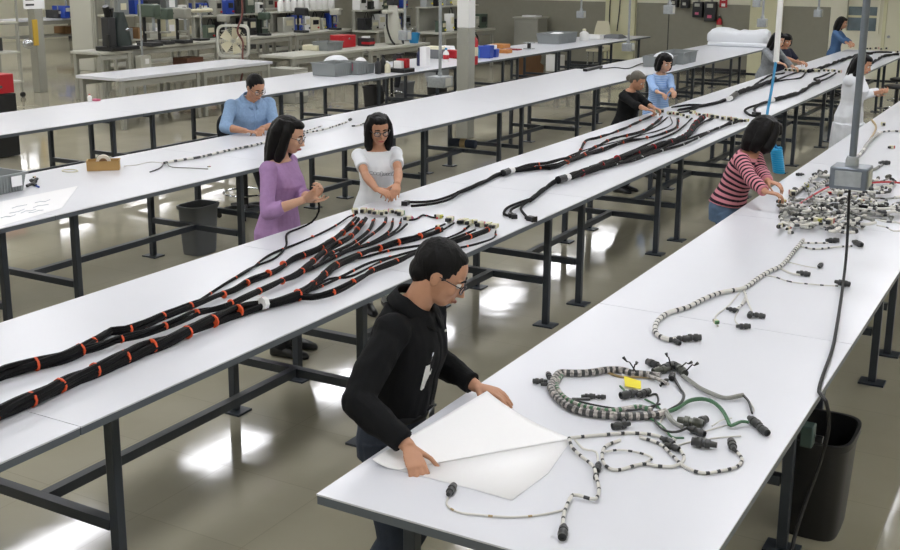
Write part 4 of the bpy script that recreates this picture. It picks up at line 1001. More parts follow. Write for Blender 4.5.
# white roll of cloth at the far end
r0, r1 = at(716, 47), at(764, 46); ctr = V(((-6.95-5.66)/2, 23.4, ZT)); mb = MB()
rings = []
for i in range(15):
    u = i/14; x = -6.93+1.26*u; s = min(1, 5*u+.55, 5*(1-u)+.55); h = .33+.05*math.sin(u*7)+.05*(u > .55)
    rings.append([V((x, 23.42+.26*s*math.copysign(abs(math.cos(a))**.7, math.cos(a)), ZT+.002+h/2*(1+math.copysign(abs(math.sin(a))**.6, math.sin(a))*s))) for a in [2*PI*k/24 for k in range(24)]])
mb.loft(rings); r = thing('cloth_stack', 'large folded white cloth stack at the far end of the table row', 'cloth', ctr)
mb.build('folded_cloth', M_TEE, r); MB().box((-6.25, 23.15, ZT+.045), (1.25, .06, .085)).build('lower_fold', M_TEE, r, bevel=.03)

# denim roll on a crossbar
p = at(463, 163, 0); c = V((-6.42, 11.72, .355)); r = thing('fabric_roll', 'rolled blue fabric with tan tie lying on the crossbar under the table', 'fabric roll', c)
MB().tube(spline([c+V((-.17, 0, .055)), c+V((0, 0, .06)), c+V((.17, .02, .052))], .03), .052, 14).build('roll', M_JEAN, r)
MB().tube([c+V((-.02, 0, .06)), c+V((.05, .005, .06))], .057, 14).build('tie', M_TAN, r)

# ---- power drops: conduit + box + cord
def drop(label, top_xy, z, s=(.2, .2, .16), cord=None, m=None, col=None, group=None, pr=.022):
    x, y = top_xy; r = thing('power_drop', label, 'power drop', (x, y, z), group)
    MB().cyl((x, y, z+s[2]), (x, y, ZC-.002), pr, n=14).build('conduit_pole', m or M_STEEL, r)
    MB().lathe([(.055, ZC-.03), (.055, ZC-.002)], (x, y, 0), 16).build('ceiling_flange', M_STEEL, r)
    if s[0]:
        b = MB().box((x, y, z+s[2]/2), s).build('junction_box', m or M_STEEL, r, bevel=.008)
        MB().box((x+s[0]/2+.002, y, z+s[2]/2), (.006, s[1]*.62, s[2]*.72)).build('outlet_plate', M_LGREY, b, bevel=.002)
        MB().box((x, y-s[1]/2-.002, z+s[2]/2), (s[0]*.7, .006, s[2]*.7)).build('cover_plate', M_STEEL, b, bevel=.002)
        MB().lathe([(.034, z+s[2]), (.034, z+s[2]+.03), (.028, z+s[2]+.05)], (x, y, 0), 14).build('hub', M_STEEL, b)
    if cord: MB().tube(spline(cord, .04), .0075, 8).build('power_cord', M_RUB, r)
    return r
jb = V((-1.0, 6.28, 1.20))
jz = atx(850, 187, -1.0); jb = V((-1.0, jz.y, jz.z))
cord = [jb, jb+V((0, 0, -.06)), atx(848, 225, -.99), atx(846, 258, -.985), at(842, 292, .913), at(837, 325, .911), at(832, 350, .911), at(823, 375, .911), at(819, 392, .911), at(818, 397, .912)+V((.03, 0, -.01))]
e = cord[-1]; cord += [e+V((.02, -.0, -.10)), e+V((.0, -.02, -.26)), e+V((-.03, -.12, -.42)), e+V((-.03, -.26, -.50)), e+V((-.01, -.42, -.60))]
drop('grey junction box on a steel pole over the white harness pile', (jb.x, jb.y), jb.z, (.19, .17, .115), cord, col=None, m=mat('painted_conduit', '6f767f', .35, metal=.5, var=.08, vs=20), pr=.019)
for px, x, py, lab, cd_ in ((440, -7.7, 87, 'junction box on a steel pole just left of the column', None), (628, -7.6, 51, 'junction box hanging left of the woman in light blue stripes', None),
    (669, -6.3, 14, 'small junction box with a long cord over the grey totes', 1), (581, -9.5, 18, 'small junction box hanging before the back wall over the tote row', None),
    (762, -5.2, 27, 'junction box hanging above the white cloth stack', None), (757, -6.0, 7, 'highest small junction box before the pale pilaster', None), (405, -9.6, 40, 'junction box hanging over the tote row left of the paper card', None), (818, -4.9, 17, 'faint junction box before the right grey wall panel', None)):
    b = atx(px, py, x); k = (.26 if px == 440 else .19 if px == 628 else .16); cdr = None
    if cd_: cdr = [b+V((0, 0, .02)), b+V((0, 0, -.3)), V((b.x+.02, b.y-.05, 1.15)), V((b.x, b.y-.05, 1.02))]
    drop(lab, (b.x, b.y), b.z, (k, k, .15), cdr)
# white pole with blue air hose
wb = atx(776, 62, -2.12); r = drop('white pole hanging over the aisle with a thin blue hose below it', (wb.x, wb.y), wb.z, (0, 0, 0), None, M_WHITE, pr=.022)
e1 = atx(767, 118, -2.10); e2 = atx(776, 148, -2.06); e3 = atx(779, 172, -2.04)
MB().tube(spline([wb+V((0, 0, .02)), wb.lerp(e1, .5), e1, e1.lerp(e2, .5), e2], .04), .011, 8).build('air_hose', mat('hose_blue', '2f86b5', .35), r); q = []
for i in range(180):
    u = i/179; a = u*2*PI*11; q.append(e2.lerp(e3, u)+V((.036*math.cos(a), .036*math.sin(a), 0)))
MB().tube(q, .014, 6).build('hose_coil', mat('coil_blue', '2aa0d4', .35), r)
# ---- column with extinguisher
cx_, cy_ = -7.9, 14.5
col = thing('column', 'square steel column, white above grey, between the table rows', 'column', (cx_, cy_, 0))
zc = atx(463, 28, cx_).z
MB().box((cx_, cy_, zc/2), (.2, .2, zc)).build('lower_column', M_GREY, col, bevel=.01)
MB().box((cx_, cy_, (zc+ZC)/2), (.2, .2, ZC-zc-.003)).build('upper_column', M_WHITE, col, bevel=.01)
def extinguisher(label, c, s=1., rz=0):
    r = thing('fire_extinguisher', label, 'fire extinguisher', c); c = V(c)
    MB().lathe([(.02*s, 0), (.068*s, .004*s), (.072*s, .02*s), (.072*s, .33*s), (.06*s, .38*s), (.026*s, .41*s), (.026*s, .43*s)], c, 22).build('cylinder', M_RED, r)
    MB().lathe([(.0725*s, .13*s), (.0735*s, .131*s), (.0735*s, .26*s), (.0725*s, .261*s)], c, 22).build('label_band', M_CREAM, r)
    MB().box(c+V((0, 0, .455*s)), (.04*s, .1*s, .04*s)).build('valve', M_BLACK, r); MB().tube(spline([c+V((0, .04*s, .45*s)), c+V((.02, .1*s, .40*s)), c+V((.02, .09*s, .2*s)), c+V((.02, .085*s, .08*s))], .03), .012*s, 8).build('hose', M_BLACK, r)
    MB().box(c+V((0, .02*s, .50*s)), (.025*s, .15*s, .016*s)).build('lever', M_CHROME, r)
    return r
ee = atx(468, 64, cx_+.02); fx_ = extinguisher('red fire extinguisher hung on the column beside blue bins', (cx_+.02, cy_+.19, ee.z-.02), 1.0)
MB().box((cx_+.02, cy_+.108, ee.z+.22), (.05, .014, .3)).build('wall_bracket', M_DK, fx_)
b = aty(720, 30, YN); extinguisher('small fire extinguisher mounted on the back wall', (b.x, YN-.10, b.z-.12), .95)
q = MB(); b = aty(723.5, 7.5, YN); q.box((b.x, YN-.03, b.z+.3), (.19, .012, .6)); sg = tag(q.build('sign', M_RED, smooth=False), 'narrow red sign with white marks above the wall extinguisher', 'sign')
for k in range(4): MB().box((b.x, YN-.0375, b.z+.06+k*.14), (.09, .004, .07)).build('mark', M_WHITE, sg, smooth=False)
for i, (px, py, w_, h_) in enumerate(((675.5, 7, 9, 18), (686.5, 8, 9, 17), (699, 17, 10, 15), (711.5, 21, 12, 19))):
    b = aty(px, py, YN); s = dep(b)/FPX
    r = thing('electrical_box', ['dark electrical switch box, leftmost of four on the back wall', 'dark electrical switch box, second from left on the back wall', 'dark electrical switch box with red dial, third on the back wall', 'tallest dark electrical switch box, nearest the wall extinguisher'][i], 'switch box', (b.x, YN-.1, b.z), 'switch boxes on the back wall')
    MB().box((b.x, YN-.1, b.z+h_*s/2), (w_*s*.93, .18, h_*s)).build('box_body', M_DK, r, bevel=.01)
    MB().box((b.x, YN-.2, b.z+h_*s*.80), (w_*s*.5, .02, h_*s*.2)).build('dial', M_LGREY, r); MB().box((b.x, YN-.2, b.z+h_*s*.25), (w_*s*.35, .02, h_*s*.16)).build('warning_mark', M_PINK if i > 1 else M_LGREY, r)
    MB().cyl((b.x, YN-.06, b.z+h_*s), (b.x, YN-.06, ZC-.002), .03, n=10).build('conduit', M_GREY, r)

# ---- chair of the seated man, stools
def stool(label, c, zs, back=True, rz=0, group=None):
    c = V(c); r = thing('work_chair' if back else 'work_stool', label, 'chair' if back else 'stool', c, group); M = Matrix.Rotation(rz, 3, 'Z')
    def W(x, y, z): return c+M @ V((x, y, 0))+V((0, 0, z))
    MB().lathe([(.02, zs-.05), (.19, zs-.045), (.215, zs-.02), (.21, zs), (.17, zs+.012), (.02, zs+.014)], c, 24).build('seat', M_BLACK, r)
    MB().cyl(c+V((0, 0, .09)), c+V((0, 0, zs-.045)), .027).build('gas_column', M_DK, r)
    MB().tube([c+V((.22*math.cos(a), .22*math.sin(a), .24)) for a in [2*PI*i/28 for i in range(28)]], .011, 8, closed=True).build('foot_ring', M_CHROME, r)
    for k in range(5):
        a = 2*PI*k/5+.3; d = V((math.cos(a), math.sin(a), 0)); lg = MB().tube([c+V((0, 0, .10)), c+d*.15+V((0, 0, .095)), c+d*.28+V((0, 0, .07))], [.026, .022, .016], 8).build('base_leg', M_DK, r)
        MB().cyl(c+d*.28+V((-d.y*.02, d.x*.02, .028)), c+d*.28+V((d.y*.02, -d.x*.02, .028)), .027, n=14).build('caster', M_BLACK, lg)
    if back:
        MB().tube([W(-.16, 0, zs-.03), W(-.27, 0, zs+.05), W(-.27, 0, zs+.22)], .02, 8).build('back_stem', M_DK, r)
        rings = []
        for i in range(9):
            u = i/8; hw = .2*(1-abs(2*u-1)**3*.4); rings.append([W(-.25-.03*math.cos(2*PI*k/20)+.05*(abs(math.sin(2*PI*k/20))**2)*.6, hw*math.sin(2*PI*k/20), zs+.16+.32*u) for k in range(20)])
        MB().loft(rings).build('backrest', M_BLACK, r, bevel=.01)
    return r
stool('black work chair on casters under the man in blue', (-7.28, 8.70, 0), .56, True, math.radians(-28))
stool('black stool under the far right end of the harness table', (-2.72, 21.0, 0), .62, False)
stool('black stool right behind the first under the table by the lab coat woman', (-2.62, 19.7, 0), .62, False)
stool('black stool under the tote row beside the small waste bins', (-10.9, 17.2, 0), .62, False)
MB_j = MB(); 
c = V((-10.75, 16.75, .64)); r = thing('dark_jacket', 'dark jacket draped with sleeves hanging under the tote row', 'jacket', c)
MB_j.ell(c+V((0, 0, .09)), (.2, .24, .1), None, 16, 10); MB_j.tube([c+V((.1, -.15, .08)), c+V((.14, -.2, -.1)), c+V((.14, -.22, -.32))], [.07, .06, .05], 12); MB_j.tube([c+V((.1, .15, .08)), c+V((.15, .2, -.05)), c+V((.16, .12, -.26))], [.07, .06, .05], 12)
solid(MB_j, 'jacket_body', M_NAVYP, r, .015, 2)
# power outlet strip under near table
p = V((-.80, 4.42, .62)); r = thing('plug_outlet', 'small green-grey outlet box on the near table leg above the bin', 'outlet', p)
MB().box(p+V((0, 0, .04)), (.05, .07, .09)).build('outlet_body', mat('outlet_green', '3f5450', .5), r, bevel=.006); MB().cyl(p+V((.03, 0, .03)), p+V((.06, 0, .03)), .016, n=10).build('plug', M_BLACK, r)
# ------------------------------------------------------------------ things on the tote row
ZA = .9
def on(px, py, z=ZA): return at(px, py, z)
tote('long grey tote of white cloth with pink dot on the tote row', on(337, 77)+V((-.22, .25, 0)), (.42, .58, .19), card=(.30, .07, M_PINK), ribs=10)
tag(MB().ell(on(337, 73, .9)+V((-.22, .3, .13)), (.17, .24, .11), None, 16, 10).build('cloth_heap', M_TEE), 'white cloth heap in the long grey tote with pink dot', 'cloth')
tote('short grey tote beside the long one with pink dot', on(356, 75.5)+V((-.2, .17, 0)), (.42, .22, .19), ribs=4)
tote('small dark grey bin right of the short grey tote', on(368, 74)+V((-.18, .1, 0)), (.34, .2, .15), ribs=3)
tag(MB().ell(on(368, 72)+V((-.2, .1, .13)), (.1, .07, .08), None, 12, 8).build('white_paper_wad', M_PAPER), 'white paper wad in the small dark grey bin', 'paper')
def bottle(label, px, py, h, r, m, cap=M_BLACK, z=ZA, name='bottle', cat='bottle', group=None, band=None):
    c = on(px, py, z)+V((0, 0, .001)); s = pxm(c, 1); h *= s; r *= s; t = thing(name, label, cat, c, group)
    MB().lathe([(r*.3, 0), (r*.95, .004), (r, .02), (r, h*.62), (r*.8, h*.72), (r*.38, h*.80), (r*.38, h*.86)], c, 16).build('bottle_body', m, t)
    MB().lathe([(r*.2, h*.86), (r*.42, h*.861), (r*.42, h*.98), (r*.3, h)], c, 14).build('cap', cap, t)
    if band: MB().lathe([(r*1.0, h*.2), (r*1.03, h*.21), (r*1.03, h*.5), (r*1.0, h*.51)], c, 16).build('label_band', band, t)
    return t
def boxit(name, label, cat, px, py, w, d, h, m, z=ZA, parts=(), rz=0, group=None, bev=.01, top=1.):
    """w pixels across, d metres deep, h pixels tall"""
    c = on(px, py, z); s = pxm(c, 1); t = thing(name, label, cat, c, group); W_, H_ = w*s, h*s
    MB().box(c+V((0, 0, H_/2+.001)), (d, W_, H_), rz=rz, top=top).build('body', m, t, bevel=min(bev, H_*.2, W_*.2))
    for pn_, off, sz_, pm in parts:
        MB().box(c+V((off[0]*d, off[1]*W_, off[2]*H_)), (sz_[0]*d, sz_[1]*W_, sz_[2]*H_), rz=rz).build(pn_, pm, t, bevel=.004)
    return t
bottle('dark bottle right of the small bin on the tote row', 378, 74, 16, 3.2, M_DK); bottle('black spray bottle right of the dark bottle', 383, 73, 18, 3, M_BLACK)
bottle('cream cup on the tote row beside the black bottles', 387, 73, 12, 3.6, M_CREAM, M_WHITE, name='cup', cat='cup')
boxit('parts_rack', 'black parts rack with red gadget and white items on top', 'rack', 400, 72, 20, .35, 4, M_BLACK, parts=(('red_gadget', (.1, .1, 2.2), (.5, .35, 2.2), M_RED), ('white_item', (.1, -.3, 2.), (.4, .25, 1.8), M_WHITE), ('dark_item', (-.3, .3, 2.6), (.3, .3, 3.), M_DK), ('handle', (0, 0, 4.4), (.1, .6, .5), M_BLACK)))
bottle('navy spray can beside the tall white card', 419, 66, 18, 2.4, mat('navy_can', '20264d', .3), M_BLACK, name='spray_can', cat='spray can')
boxit('white_card', 'tall white folded card standing on the tote row', 'card', 425, 67, 8, .12, 20, M_PAPER, bev=.002)
boxit('grey_crate', 'grey crate with white paper stack left of the column', 'crate', 434, 58, 14, .4, 9, M_BIN, parts=(('paper_stack', (.1, -.1, 1.15), (.8, .9, .3), mat('pale_paper', 'e6e3c8', .7)),), bev=.005)
boxit('paper_pile', 'white paper pile leaning between crate and red box', 'paper', 447, 55, 13, .3, 9, M_PAPER, bev=.004, top=.7)
bottle('clear bottle with blue and red label beside the column', 446, 62, 14, 3, M_WHITE, M_LBLUE, band=M_RED)
boxit('red_box', 'small red box just left of the column on the tote row', 'box', 453, 58, 9, .25, 8, M_RED)
boxit('blue_bin', 'larger blue bin right of the column extinguisher', 'bin', 484, 58, 8, .3, 12, M_BLUE, parts=(('lip', (.3, 0, 1.02), (.5, .9, .12), M_BLUE),), top=1.1)
boxit('blue_bin', 'small blue bin with white packet, right of the larger one', 'bin', 491, 57, 7, .25, 8, M_BLUE, parts=(('white_packet', (0, .1, 1.25), (.7, .8, .5), M_PAPER),), top=1.1)
bottle('light blue bottle between extinguisher and blue bins', 478, 58, 13, 2.2, M_LBLUE, M_WHITE)
M_TERRA = mat('orange_brown', 'b5763a', .6)
boxit('brown_block', 'orange-brown block, longer and behind, right of the blue bins', 'block', 500, 48, 17, .3, 4, M_TERRA); boxit('brown_block', 'orange-brown block, shorter and in front, right of the blue bins', 'block', 504, 53, 11, .25, 3.5, M_TERRA)
boxit('red_pad', 'flat dark red pad right of the orange-brown blocks', 'pad', 514, 50, 10, .25, 1.2, mat('dark_red', '8e2b34', .6), bev=.003)
c = on(529, 49); s = pxm(c, 1); r = thing('wire_spool', 'black wire spool with clear flanges on the tote row', 'spool', c)
MB().lathe([(.4*s, 0), (6*s, .002), (6*s, .012), (1.8*s, .013)], c, 20).build('flange', M_LINER, r); MB().lathe([(.4*s, 6*s), (6*s, 6*s), (6*s, 6*s+.01), (1.8*s, 6*s+.011)], c, 20).build('flange', M_LINER, r); MB().lathe([(.3*s, .014), (1.9*s, .014), (1.9*s, 6*s), (.3*s, 6*s)], c, 18).build('wire_core', M_BLACK, r)
tote('wide grey tote of white paper near the back wall', on(560, 44)+V((-.2, .3, 0)), (.5, 1.0, .22), ribs=12)
tag(MB().ell(on(560, 44)+V((-.2, .3, .125)), (.2, .32, .10), None, 14, 8).build('paper_heap', M_PAPER), 'white paper heap in the wide grey tote near the back wall', 'paper')
bottle('white dispenser bottle with wide top right of the wide tote', 584, 41, 12, 4.5, M_WHITE, M_CREAM); boxit('white_box', 'white box right of the white dispenser bottle', 'box', 594, 39, 9, .4, 4.5, M_WHITE)
boxit('flat_bag', 'flat grey bag near the end of the tote row', 'bag', 614, 38, 22, .5, 3.5, M_BIN, bev=.03, top=.6)
bottle('tiny red and white tube on the tote row at left', 90, 102, 8, 2.2, M_WHITE, M_RED, name='tube', cat='tube'); boxit('small_packet', 'tiny pale packet beside the red and white tube', 'packet', 96, 101, 6, .08, 2, M_PINK, bev=.002)
# under the tote row
c = at(530, 79, 0); r = thing('cardboard_sheet', 'torn brown cardboard panel standing under the tote row', 'cardboard', c); s = pxm(c, 1); mb = MB(); oy = 16*s*1.9
prof = [(-oy, 0), (oy*.95, 0), (oy, .25), (oy*.72, .33), (oy*.8, .46), (oy*.7, .62), (oy*.75, .72), (-oy, .74)]
mb.loft([[c+V((0, y, z+.002)) for y, z in prof], [c+V((.02, y, z+.002)) for y, z in prof]]); mb.build('panel', mat('brown_panel', '7b5a3c', .8, var=.08), r, smooth=False)
boxit('white_carton', 'white carton under the tote row beside the cardboard panel', 'carton', 555, 71, 10, .4, 16, M_WHITE, z=0)
# ---- red tool chest at left
p0 = at(-6, 158, 0); r = thing('tool_chest', 'red chest on a black base behind the tote row at far left', 'tool chest', (-12.45, 9.62, 0))
MB().box((-12.45, 9.62, .42), (.55, .75, .82)).build('black_base', M_BLACK, r, bevel=.01); MB().box((-12.45, 9.62, .96), (.53, .73, .25)).build('red_top', M_RED, r, bevel=.01); MB().box((-12.16, 9.62, .93), (.02, .3, .03)).build('handle', M_CHROME, r)
# ------------------------------------------------------------------ machine area on the left
def bench(label, c, w, l, z=.8, m=None, shelf=0., upper=0., group=None, rz=0):
    c = V(c); r = thing('workbench', label, 'workbench', c, group); t = .05; M_ = m or M_LGREY
    MB().box(c+V((0, 0, z-t/2)), (w, l, t)).build('benchtop', M_, r, bevel=.005)
    for sx in (-1, 1):
        for sy in (-1, 1):
            MB().box(c+V((sx*(w/2-.06), sy*(l/2-.08), (z-t)/2+.001)), (.07, .07, z-t-.002)).build('leg', M_GREY, r, bevel=.004)
        MB().box(c+V((sx*(w/2-.06), 0, z-t-.06)), (.03, l-.23, .09)).build('apron', M_GREY, r)
    if shelf: MB().box(c+V((-.05, 0, shelf)), (w-.16, l-.24, .03)).build('lower_shelf', M_GREY, r)
    if upper:
        for sy in (-1, 1): MB().box(c+V((-w/2+.05, sy*(l/2-.06), (z+upper)/2)), (.06, .06, upper-z)).build('upright', M_GREY, r)
        MB().box(c+V((-w/2+.16, 0, upper+.015)), (.32, l, .03)).build('upper_shelf', M_LGREY, r)
        MB().box(c+V((-w/2+.01, 0, (z+upper)/2)), (.02, l-.02, upper-z-.02)).build('back_panel', M_GREY, r)
    return r
bench('white-topped bench with grey frame behind the tote row at left', (-13.15, 13.25, 0), .95, 1.84, .8, M_TOP, .22)
bench('white-topped bench carrying the box fan', (-13.15, 15.1, 0), .95, 1.84, .8, M_TOP, .22)
bench('grey bench with totes and red case beyond the box fan', (-13.75, 18.75, 0), .85, 2.5, .75)
bench('grey bench with a blue bucket beyond the red case', (-13.65, 21.3, 0), .85, 2.5, .75)
bench('small grey bench under the dark projector machine', (-16.05, 15.2, 0), .75, .85, .9)
bench('machine bench with two drill presses and brown box below', (-16.5, 17.3, 0), .8, 2.6, .9, None, .3)
bench('shelved machine bench behind the box fan', (-16.6, 20.0, 0), .8, 2.6, .9, None, .3, 1.36)
bench('shelved machine bench with white bottles on top', (-16.6, 22.7, 0), .8, 2.6, .9, None, .3, 1.36)
bench('shelved machine bench with dark instruments near the back wall', (-15.6, 24.6, 0), .8, 2.4, .9, None, .3, 1.36)
bench('grey bench with hoses right of the column before the wall cabinet', (-13.5, 24.3, 0), .8, 2.6, .95, None, .35, 1.5)
bench('white-topped far bench with brown box on its shelf at left', (-25.75, 22.7, 0), 1.0, 3.6, .95, M_TOP, .45)
boxit('brown_carton', 'brown carton on the lower shelf of the far left bench', 'carton', 70, 33, 25, .5, 7, M_BROWN, z=.467)
for i, (px, w_, h_, m_, lb_) in enumerate(((54, 5, 8, M_DK, 'dark machine at left on the far left bench'), (62, 8, 12, M_BLUE, 'blue machine in the middle of the far left bench'), (72, 7, 10, M_BLACK, 'black machine right of the blue one on the far left bench'), (81, 7, 14, mat('deep_blue', '2b3f78', .4), 'deep blue machine at right on the far left bench'))):
    boxit('bench_machine', lb_, 'machine', px, 18, w_, .5, h_, m_, z=.955, parts=(('panel', (.3, 0, .7), (.5, .6, .3), M_LGREY), ('lever', (.3, .2, 1.3), (.1, .15, .6), M_STEEL)))
# tall grey cabinet
c = V((-20.6, 19.6, 0)); r = thing('tall_cabinet', 'tall grey cabinet with pink notice behind the small machine bench', 'cabinet', c)
MB().box(c+V((0, 0, 1.2)), (.7, 1.35, 2.39)).build('cabinet_body', M_LGREY, r, bevel=.01)
for sy in (-1, 1): d_ = MB().box(c+V((.36, sy*.335, 1.2)), (.03, .65, 2.3)).build('door', M_LGREY, r, bevel=.008); MB().box(c+V((.385, sy*.06, 1.1)), (.02, .02, .2)).build('handle', M_DK, d_)
b = atx(116, 8, -20.2); MB().box((-20.22, b.y, b.z), (.004, .32, .36)).build('pink_notice', mat('pink_paper', 'e8737c', .7), r, smooth=False)
# steel post + wheeled rack
c = at(41, 92, 0); r = thing('steel_post', 'grey square steel post with white paper sign at far left', 'post', c)
MB().box(c+V((0, 0, ZC/2)), (.2, .2, ZC-.004)).build('post_shaft', M_GREY, r, bevel=.01); b = atx(33, 9, c.x+.12); MB().box((c.x+.105, c.y-.1, b.z+.25), (.005, .5, .5)).build('paper_sign', M_PAPER, r, smooth=False)
for k in range(2): MB().box((c.x+.109, c.y-.2, b.z+.08+k*.10), (.002, .2, .035)).build('print_bar', M_DK, r, smooth=False)
MB().box((c.x+.11, c.y-.12, b.z-.45), (.03, .12, .5)).build('yellow_strap', mat('mustard', 'c9a53a', .6), r, bevel=.01); MB().ell((c.x+.15, c.y-.35, b.z-.65), (.08, .12, .1)).build('clamp', M_CHROME, r)
c = V((-17.75, 13.85, 0)); r = thing('wheeled_rack', 'grey wheeled wire rack standing beside the steel post', 'rack', c)
for sx in (-1, 1):
    for sy in (-1, 1):
        MB().cyl(c+V((sx*.28, sy*.65, .1)), c+V((sx*.28, sy*.65, 2.2)), .022, n=10).build('rack_post', M_GREY, r)
        MB().cyl(c+V((sx*.28-.02, sy*.65, .05)), c+V((sx*.28+.02, sy*.65, .05)), .05, n=16).build('caster', M_BLACK, r)
for z in (.3, .85, 1.4, 1.95): MB().box(c+V((0, 0, z)), (.6, 1.36, .035)).build('rack_shelf', M_LGREY, r)
for z, y, w_, m_, n_ in ((.87, .1, .5, M_DK, 'dark equipment case on the middle shelf of the wheeled rack'), (1.42, -.2, .5, mat('pale_yellow', 'd9d584', .6), 'pale yellow carton on the upper shelf of the wheeled rack')):
    o = MB().box(c+V((0, y, z+.14)), (.4, w_, .24)).build('storage_case', m_, bevel=.01); tag(o, n_, 'case')
# box fan
c = V((-12.98, 15.95, .80)); b0, b1 = at(220, 58, .8), at(248, 58, .8); c = (b0+b1)/2; S = .60; r = thing('box_fan', 'square white box fan standing on the white-topped bench', 'fan', c); ang = math.atan2(b1.y-b0.y, b1.x-b0.x)
Mf = mat3(V((math.cos(ang), math.sin(ang), 0)), V((0, 0, 1)), V((math.sin(ang), -math.cos(ang), 0))); cf = c+V((0, 0, S/2+.012))
def fr(q, hw, z): return [cf+Mf @ V((hw*math.copysign(abs(math.cos(a))**.35, math.cos(a)), hw*math.copysign(abs(math.sin(a))**.35, math.sin(a)), z)) for a in [2*PI*(i+.5)/40 for i in range(40)]]
mb = MB(); mb.loft([fr(0, S/2, -.07), fr(0, S/2, .07), fr(0, S/2-.04, .07), fr(0, S/2-.04, -.07)], closed=True); mb.build('fan_frame', M_LGREY, r)
mb = MB()
for k in range(6): q_ = .04+.038*k; mb.tube([cf+Mf @ V((q_*math.cos(a), q_*math.sin(a), .06)) for a in [2*PI*i/36 for i in range(36)]], .003, 5, closed=True)
for k in range(12): a = 2*PI*k/12; mb.cyl(cf+Mf @ V((.03*math.cos(a), .03*math.sin(a), .06)), cf+Mf @ V((.27*math.cos(a), .27*math.sin(a), .06)), .003, n=5)
mb.build('grille', M_CREAM, r)
for k in range(5):
    a = 2*PI*k/5; mb = MB(); u = V((math.cos(a), math.sin(a), 0)); v_ = V((-math.sin(a), math.cos(a), 0))
    mb.loft([[cf+Mf @ (u*q_+v_*(w_*s_)+V((0, 0, s_*.04+e_))) for s_, e_ in ((-1, 0), (1, 0), (1, .004), (-1, .004))] for q_, w_ in ((.04, .03), (.14, .07), (.235, .085))]); mb.build('fan_blade', M_CREAM, r)
MB().cyl(cf+Mf @ V((0, 0, -.05)), cf+Mf @ V((0, 0, .05)), .05).build('motor_hub', M_GREY, r)
tag(MB().tube(spline([c+V((.15, .1, 1.3)), c+V((.16, .08, .8)), c+V((.12, -.02, .5)), c+V((.18, .05, .3)), c+V((.2, 0, .02)), c+V((.28, -.05, -.1)), c+V((.3, -.3, -.6)), c+V((.3, -.5, -.79))], .05), .018, 8).build('brown_hose', mat('hose_brown', '6a3d36', .5)), 'brown hose hanging in front of the box fan', 'hose')
# machines
def press(label, px, py, z, s=1., m=None, name='drill_press', cat='machine', pos=None):
    c = pos if pos is not None else at(px, py, z); r = thing(name, label, cat, c); m = m or M_GREEN
    MB().box(c+V((0, 0, .03*s)), (.34*s, .24*s, .06*s)).build('base', M_DK, r, bevel=.01); MB().cyl(c+V((-.1*s, 0, .06*s)), c+V((-.1*s, 0, .62*s)), .03*s).build('pillar', M_BLACK, r)
    MB().box(c+V((.02*s, 0, .55*s)), (.36*s, .17*s, .2*s)).build('head', m, r, bevel=.03); MB().cyl(c+V((.1*s, 0, .24*s)), c+V((.1*s, 0, .46*s)), .025*s).build('spindle', M_STEEL, r)
    MB().cyl(c+V((.05*s, 0, .2*s)), c+V((.05*s, 0, .23*s)), .1*s).build('work_plate', M_GREY, r)
    MB().cyl(c+V((.0, .1*s, .5*s)), c+V((.0, .13*s, .5*s)), .05*s).build('hand_wheel', M_BLACK, r)
    for k in range(3):
        a = 2*PI*k/3+.4; e = c+V((.14*s*math.cos(a), .13*s, .5*s+.14*s*math.sin(a))); sp_ = MB().cyl(c+V((0, .13*s, .5*s)), e, .008*s, n=8).build('spoke', M_CHROME, r); MB().ell(e, (.022*s,)*3, None, 10, 8).build('knob', M_BLACK, sp_)
    return r
def lens_machine(label, px, py, z, s=1.):
    c = at(px, py, z); r = thing('optical_machine', label, 'machine', c)
    MB().box(c+V((0, 0, .04*s)), (.45*s, .7*s, .08*s)).build('base', M_BLACK, r, bevel=.015)
    mb = MB(); rg_ = []
    for i in range(9):
        u = i/8; w_ = .25*s*(1-.65*u*u); rg_.append([c+V((.17*s*math.cos(a)*(1-.3*u), .12*s+w_*.8*math.sin(a)-.05*s*u, .08*s+.62*s*u)) for a in [2*PI*k/18 for k in range(18)]])
    mb.loft(rg_); mb.build('hood', mat('dark_green_hood', '2f3a38', .4), r)
    MB().box(c+V((0, -.2*s, .34*s)), (.2*s, .18*s, .55*s)).build('optic_column', M_DK, r, bevel=.02); MB().cyl(c+V((.0, -.2*s, .6*s)), c+V((.05*s, -.3*s, .82*s)), .06*s).build('eyepiece', M_BLACK, r); MB().cyl(c+V((.0, -.14*s, .6*s)), c+V((.05*s, -.16*s, .78*s)), .05*s).build('eyepiece', M_BLACK, r)
    MB().box(c+V((.12*s, -.33*s, .16*s)), (.06*s, .06*s, .3*s)).build('handle', M_BLACK, r); MB().ell(c+V((.165*s, .1*s, .38*s)), (.02*s, .05*s, .03*s), None, 10, 8).build('badge', M_CHROME, r)
    return r
lens_machine('dark hooded inspection machine on the small grey bench', 118, 50, .902, 1.0)
press('green drill press at left of the machine bench', 150, 46, .902, 1.25); press('green drill press right of the first on the machine bench', 164, 44, .902, 1.1); press('grey arbor press with tubing at right of the machine bench', 182, 43, .902, 1.1, M_GREY, 'arbor_press')
c = at(146, 62, .55); r = thing('control_box', 'pale grey control box on the end of the machine bench', 'control box', (-16.0, 16.2, .45)); c = V((-16.0, 16.2, .45)); MB().cyl(c+V((0, 0, -.448)), c, .025, n=10).build('floor_conduit', M_STEEL, r); MB().box(c+V((0, 0, .15)), (.15, .28, .28)).build('box_body', M_LGREY, r, bevel=.01); MB().box(c+V((.08, .02, .18)), (.01, .1, .1)).build('dial_plate', M_WHITE, r)
MB().cyl(c+V((-.02, 0, .29)), c+V((-.02, 0, 1.4)), .02, n=10).build('conduit', M_STEEL, r)
